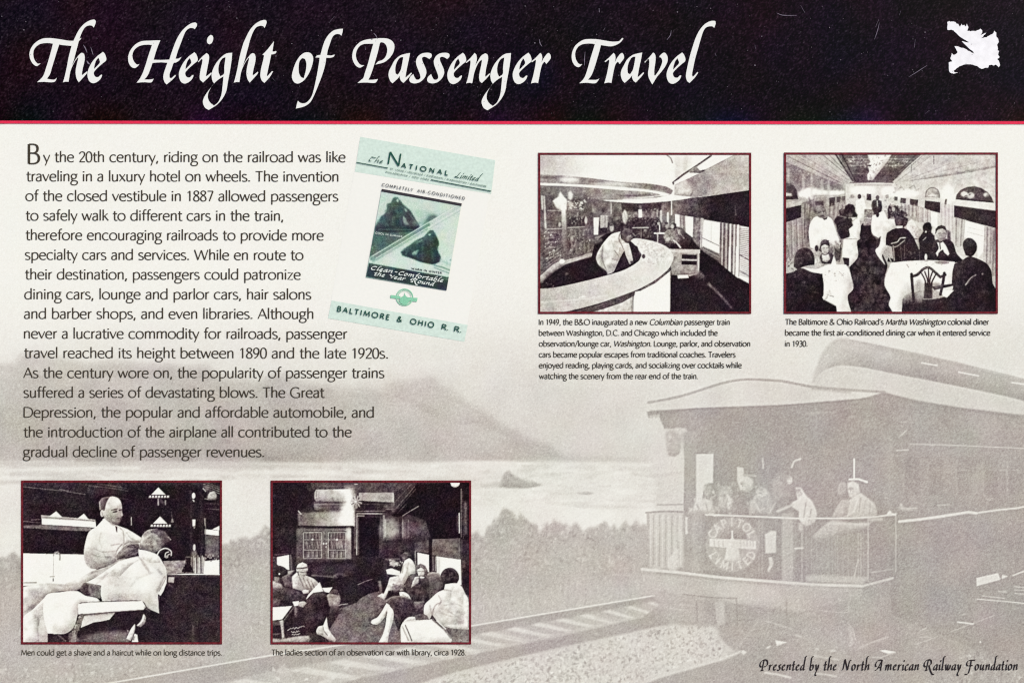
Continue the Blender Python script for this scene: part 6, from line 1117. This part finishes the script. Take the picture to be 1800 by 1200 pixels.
# emblem: ring, banner and dome
mb = MB(); ec = np.array([711.2, 522.4]); M_em = ink('emblem_ink', (142, 206, 172), .12, 700)
th = np.linspace(0, 2 * np.pi, 41); ring = np.stack([np.cos(th), np.sin(th)], 1)
mb.strip([tuple(p) for p in ec + ring * 15.2], [tuple(p) for p in ec + ring * 13.6], Z2); mb.strip([tuple(p) for p in ec + ring * 11.4], [tuple(p) for p in ec + ring * 10.8], Z2)
mb.face([(687.0,518.2),(704,520.6),(704,525.4),(686.2,523.6)], Z2 + .00005); mb.face([(716,522.4),(734.2,523.6),(732.6,530.4),(716,528.2)], Z2 + .00005)
mb.outline([_smooth([(711.6,513),(712.6,519),(718,524),(718.6,530),(715,534.6),(707.5,534.4),(703,530),(704,523.6),(710.2,519)])], Z2 + .00008)
for k in range(9):
    a = math.radians(205 + k * 16); p = ec + np.array([math.cos(a), math.sin(a)]) * 12.5; bar(mb, p - np.array([.5, .9]), p + np.array([.5, .9]), .8, Z2 + .00004)
for k in range(7):
    a = math.radians(40 + k * 17); p = ec + np.array([math.cos(a), math.sin(a)]) * 12.5; bar(mb, p - np.array([.5, .9]), p + np.array([.5, .9]), .9, Z2 + .00004)
mb.build('emblem', M_em, bro)
# sponsor's line
mb = MB(); text(mb, 'Presented by the North American Railway Foundation', (1335.4, 1177.6), (1789.6, 1177.2), 10.6, .5, .4, Z1, CHAN, (2.2, .72, .34), space=62, track=4, asc=1.72, shear=.02)
mb.build('sponsor_line', ink('black_ink', (46, 38, 40), .15, 900), sign)
# scratches and specks on the dark band
SCR = [([(146,79),(150,85),(153,93)],1.6), ([(159.5,83),(161.5,90),(164,97.5)],1.2), ([(152.5,107),(155,111),(158,113.5)],2.6), ([(656.5,58.5),(660,62),(664,69)],1.2), ([(641.5,82),(642.5,88)],1.5), ([(1028.6,91),(1027.6,104),(1027.4,116)],1.1), ([(1180,53),(1178.5,62),(1172,71)],1.0),
       ([(948,69),(949.5,77),(953,82)],1.3), ([(1064,49),(1060,55)],1.2), ([(588,29),(578,41)],1.0), ([(1365,23),(1375,27),(1401,27.5)],1.0), ([(1407.5,10),(1415,23)],1.3), ([(1545,34),(1539,48)],1.1), ([(1546,40),(1542,56),(1537,70)],.9), ([(1609,70),(1607,84)],1.5), ([(1597,136),(1613,126),(1630,115)],.9), ([(1257,94),(1259,99)],1.4),
       ([(1327,79),(1328,86)],1.2), ([(1583,20),(1581,27)],1.1), ([(1626,200),(1634,194)],1.0), ([(478,137),(484,143)],.9), ([(1053,15),(1053.5,22)],3.2)]
M_scr = ink('scuffed_ink', (132, 122, 138), .2, 900)
for q, wd in SCR:
    mb = MB(); p = np.array(_smooth(q, False, 4)); tp = np.sin(np.linspace(.25, np.pi - .25, len(p)))[:, None]
    d = np.gradient(p, axis=0); d /= np.hypot(d[:, 0], d[:, 1])[:, None]; n = np.stack([-d[:, 1], d[:, 0]], 1) * tp * wd * .5
    mb.strip([tuple(v) for v in p + n], [tuple(v) for v in p - n], Z3); mb.build('scratch', M_scr, sign)
mb = MB(); r = np.random.default_rng(8)
pts = [(416.5,32.5,1.3), (485,99,1.2), (513,77,1.3), (653,54,1.6), (654,69,1.3), (704.5,71,1.3), (1049,61,1.2), (1190.5,21.5,1.3), (1225,12,1.0), (1249,15,1.0), (940,76,1.4), (1339,64,1.1), (1327,115,1.4), (1626,57,1.3), (923,11,1.2), (42,53,1.2), (45.5,38.5,1.1), (3,29,1.1), (1458,49,1.1)] + [(r.uniform(0, 1800), r.uniform(0, 205), r.uniform(.45, .8)) for _ in range(190)]
for x, y, q in pts:
    k = 6; a = np.linspace(0, 2 * np.pi, k, endpoint=False) + r.uniform(0, 1); rr = q * r.uniform(.6, 1.2, k) * .9; mb.face(list(zip(x + rr * np.cos(a), y + rr * np.sin(a))), Z3)
sp = mb.build('dust_specks', ink('dust', (128, 120, 130), .3, 900), sign); sp['kind'] = 'stuff'
# remains of a torn-off paper sticker in the corner of the band
TORN = [(232,178),(255,166),(292,172),(330,168),(365,178),(388,206),(410,208),(424,240),(440,252),(462,205),(480,232),(512,222),(520,250),(545,232),(552,205),(575,262),(558,318),(600,325),(640,322),(690,324),(740,304),(770,284),(802,318),(795,352),(775,388),(820,368),(868,345),(852,372),(785,436),(870,424),(930,385),(975,360),(995,318),(1025,345),(1032,420),(1056,445),(1072,500),(1040,546),(1054,600),(1050,638),(1074,650),(1056,704),(1080,748),(1042,778),(1066,800),(1090,880),(1062,908),(1020,866),(985,882),(950,868),(906,880),(898,914),(840,922),(800,936),(755,922),(720,890),(640,868),(560,862),(500,868),(430,894),(370,940),(338,962),(350,990),(405,1000),(335,1016),(285,1000),(262,975),(256,830),(312,818),(282,760),(296,720),(302,682),(342,712),(380,690),(402,664),(372,610),(350,566),(430,582),(520,610),(600,652),(688,706),(640,645),(560,580),(468,488),(520,500),(586,506),(530,470),(478,440),(400,380),(330,310),(285,302),(236,306)]
r = np.random.default_rng(17); loop = []
for (xa, ya), (xb, yb) in zip(TORN, TORN[1:] + TORN[:1]):
    for k in range(3): loop.append(((xa + (xb - xa) * k / 3 + (k > 0) * r.uniform(-5, 5)) / 9.233 + 1640, (ya + (yb - ya) * k / 3 + (k > 0) * r.uniform(-5, 5)) / 9.233 + 20))
mb = MB(); mb.outline([loop], .0013); N = len(loop)
for k in range(N):
    a_, b_ = at([loop[k]], .0013)[0], at([loop[(k+1) % N]], .0013)[0]; n = len(mb.v)
    mb.v += [tuple(a_), tuple(b_), (b_[0], b_[1], .0009), (a_[0], a_[1], .0009)]; mb.f.append([n, n+1, n+2, n+3])
base = np.mean(at(loop, .0009), 0); mb.v = [tuple(np.array(v) - base) for v in mb.v]
me = bpy.data.meshes.new('torn_sticker'); me.from_pydata(mb.v, [], mb.f); me.update()
m = ink('torn_paper', (247, 245, 248), .07, 160, .8, .05)
st = link('torn_sticker', me, m); st.matrix_world = PANEL @ Matrix.Translation(base)
st['label'] = 'ragged white remains of a torn paper sticker on the black title band'; st['category'] = 'sticker'
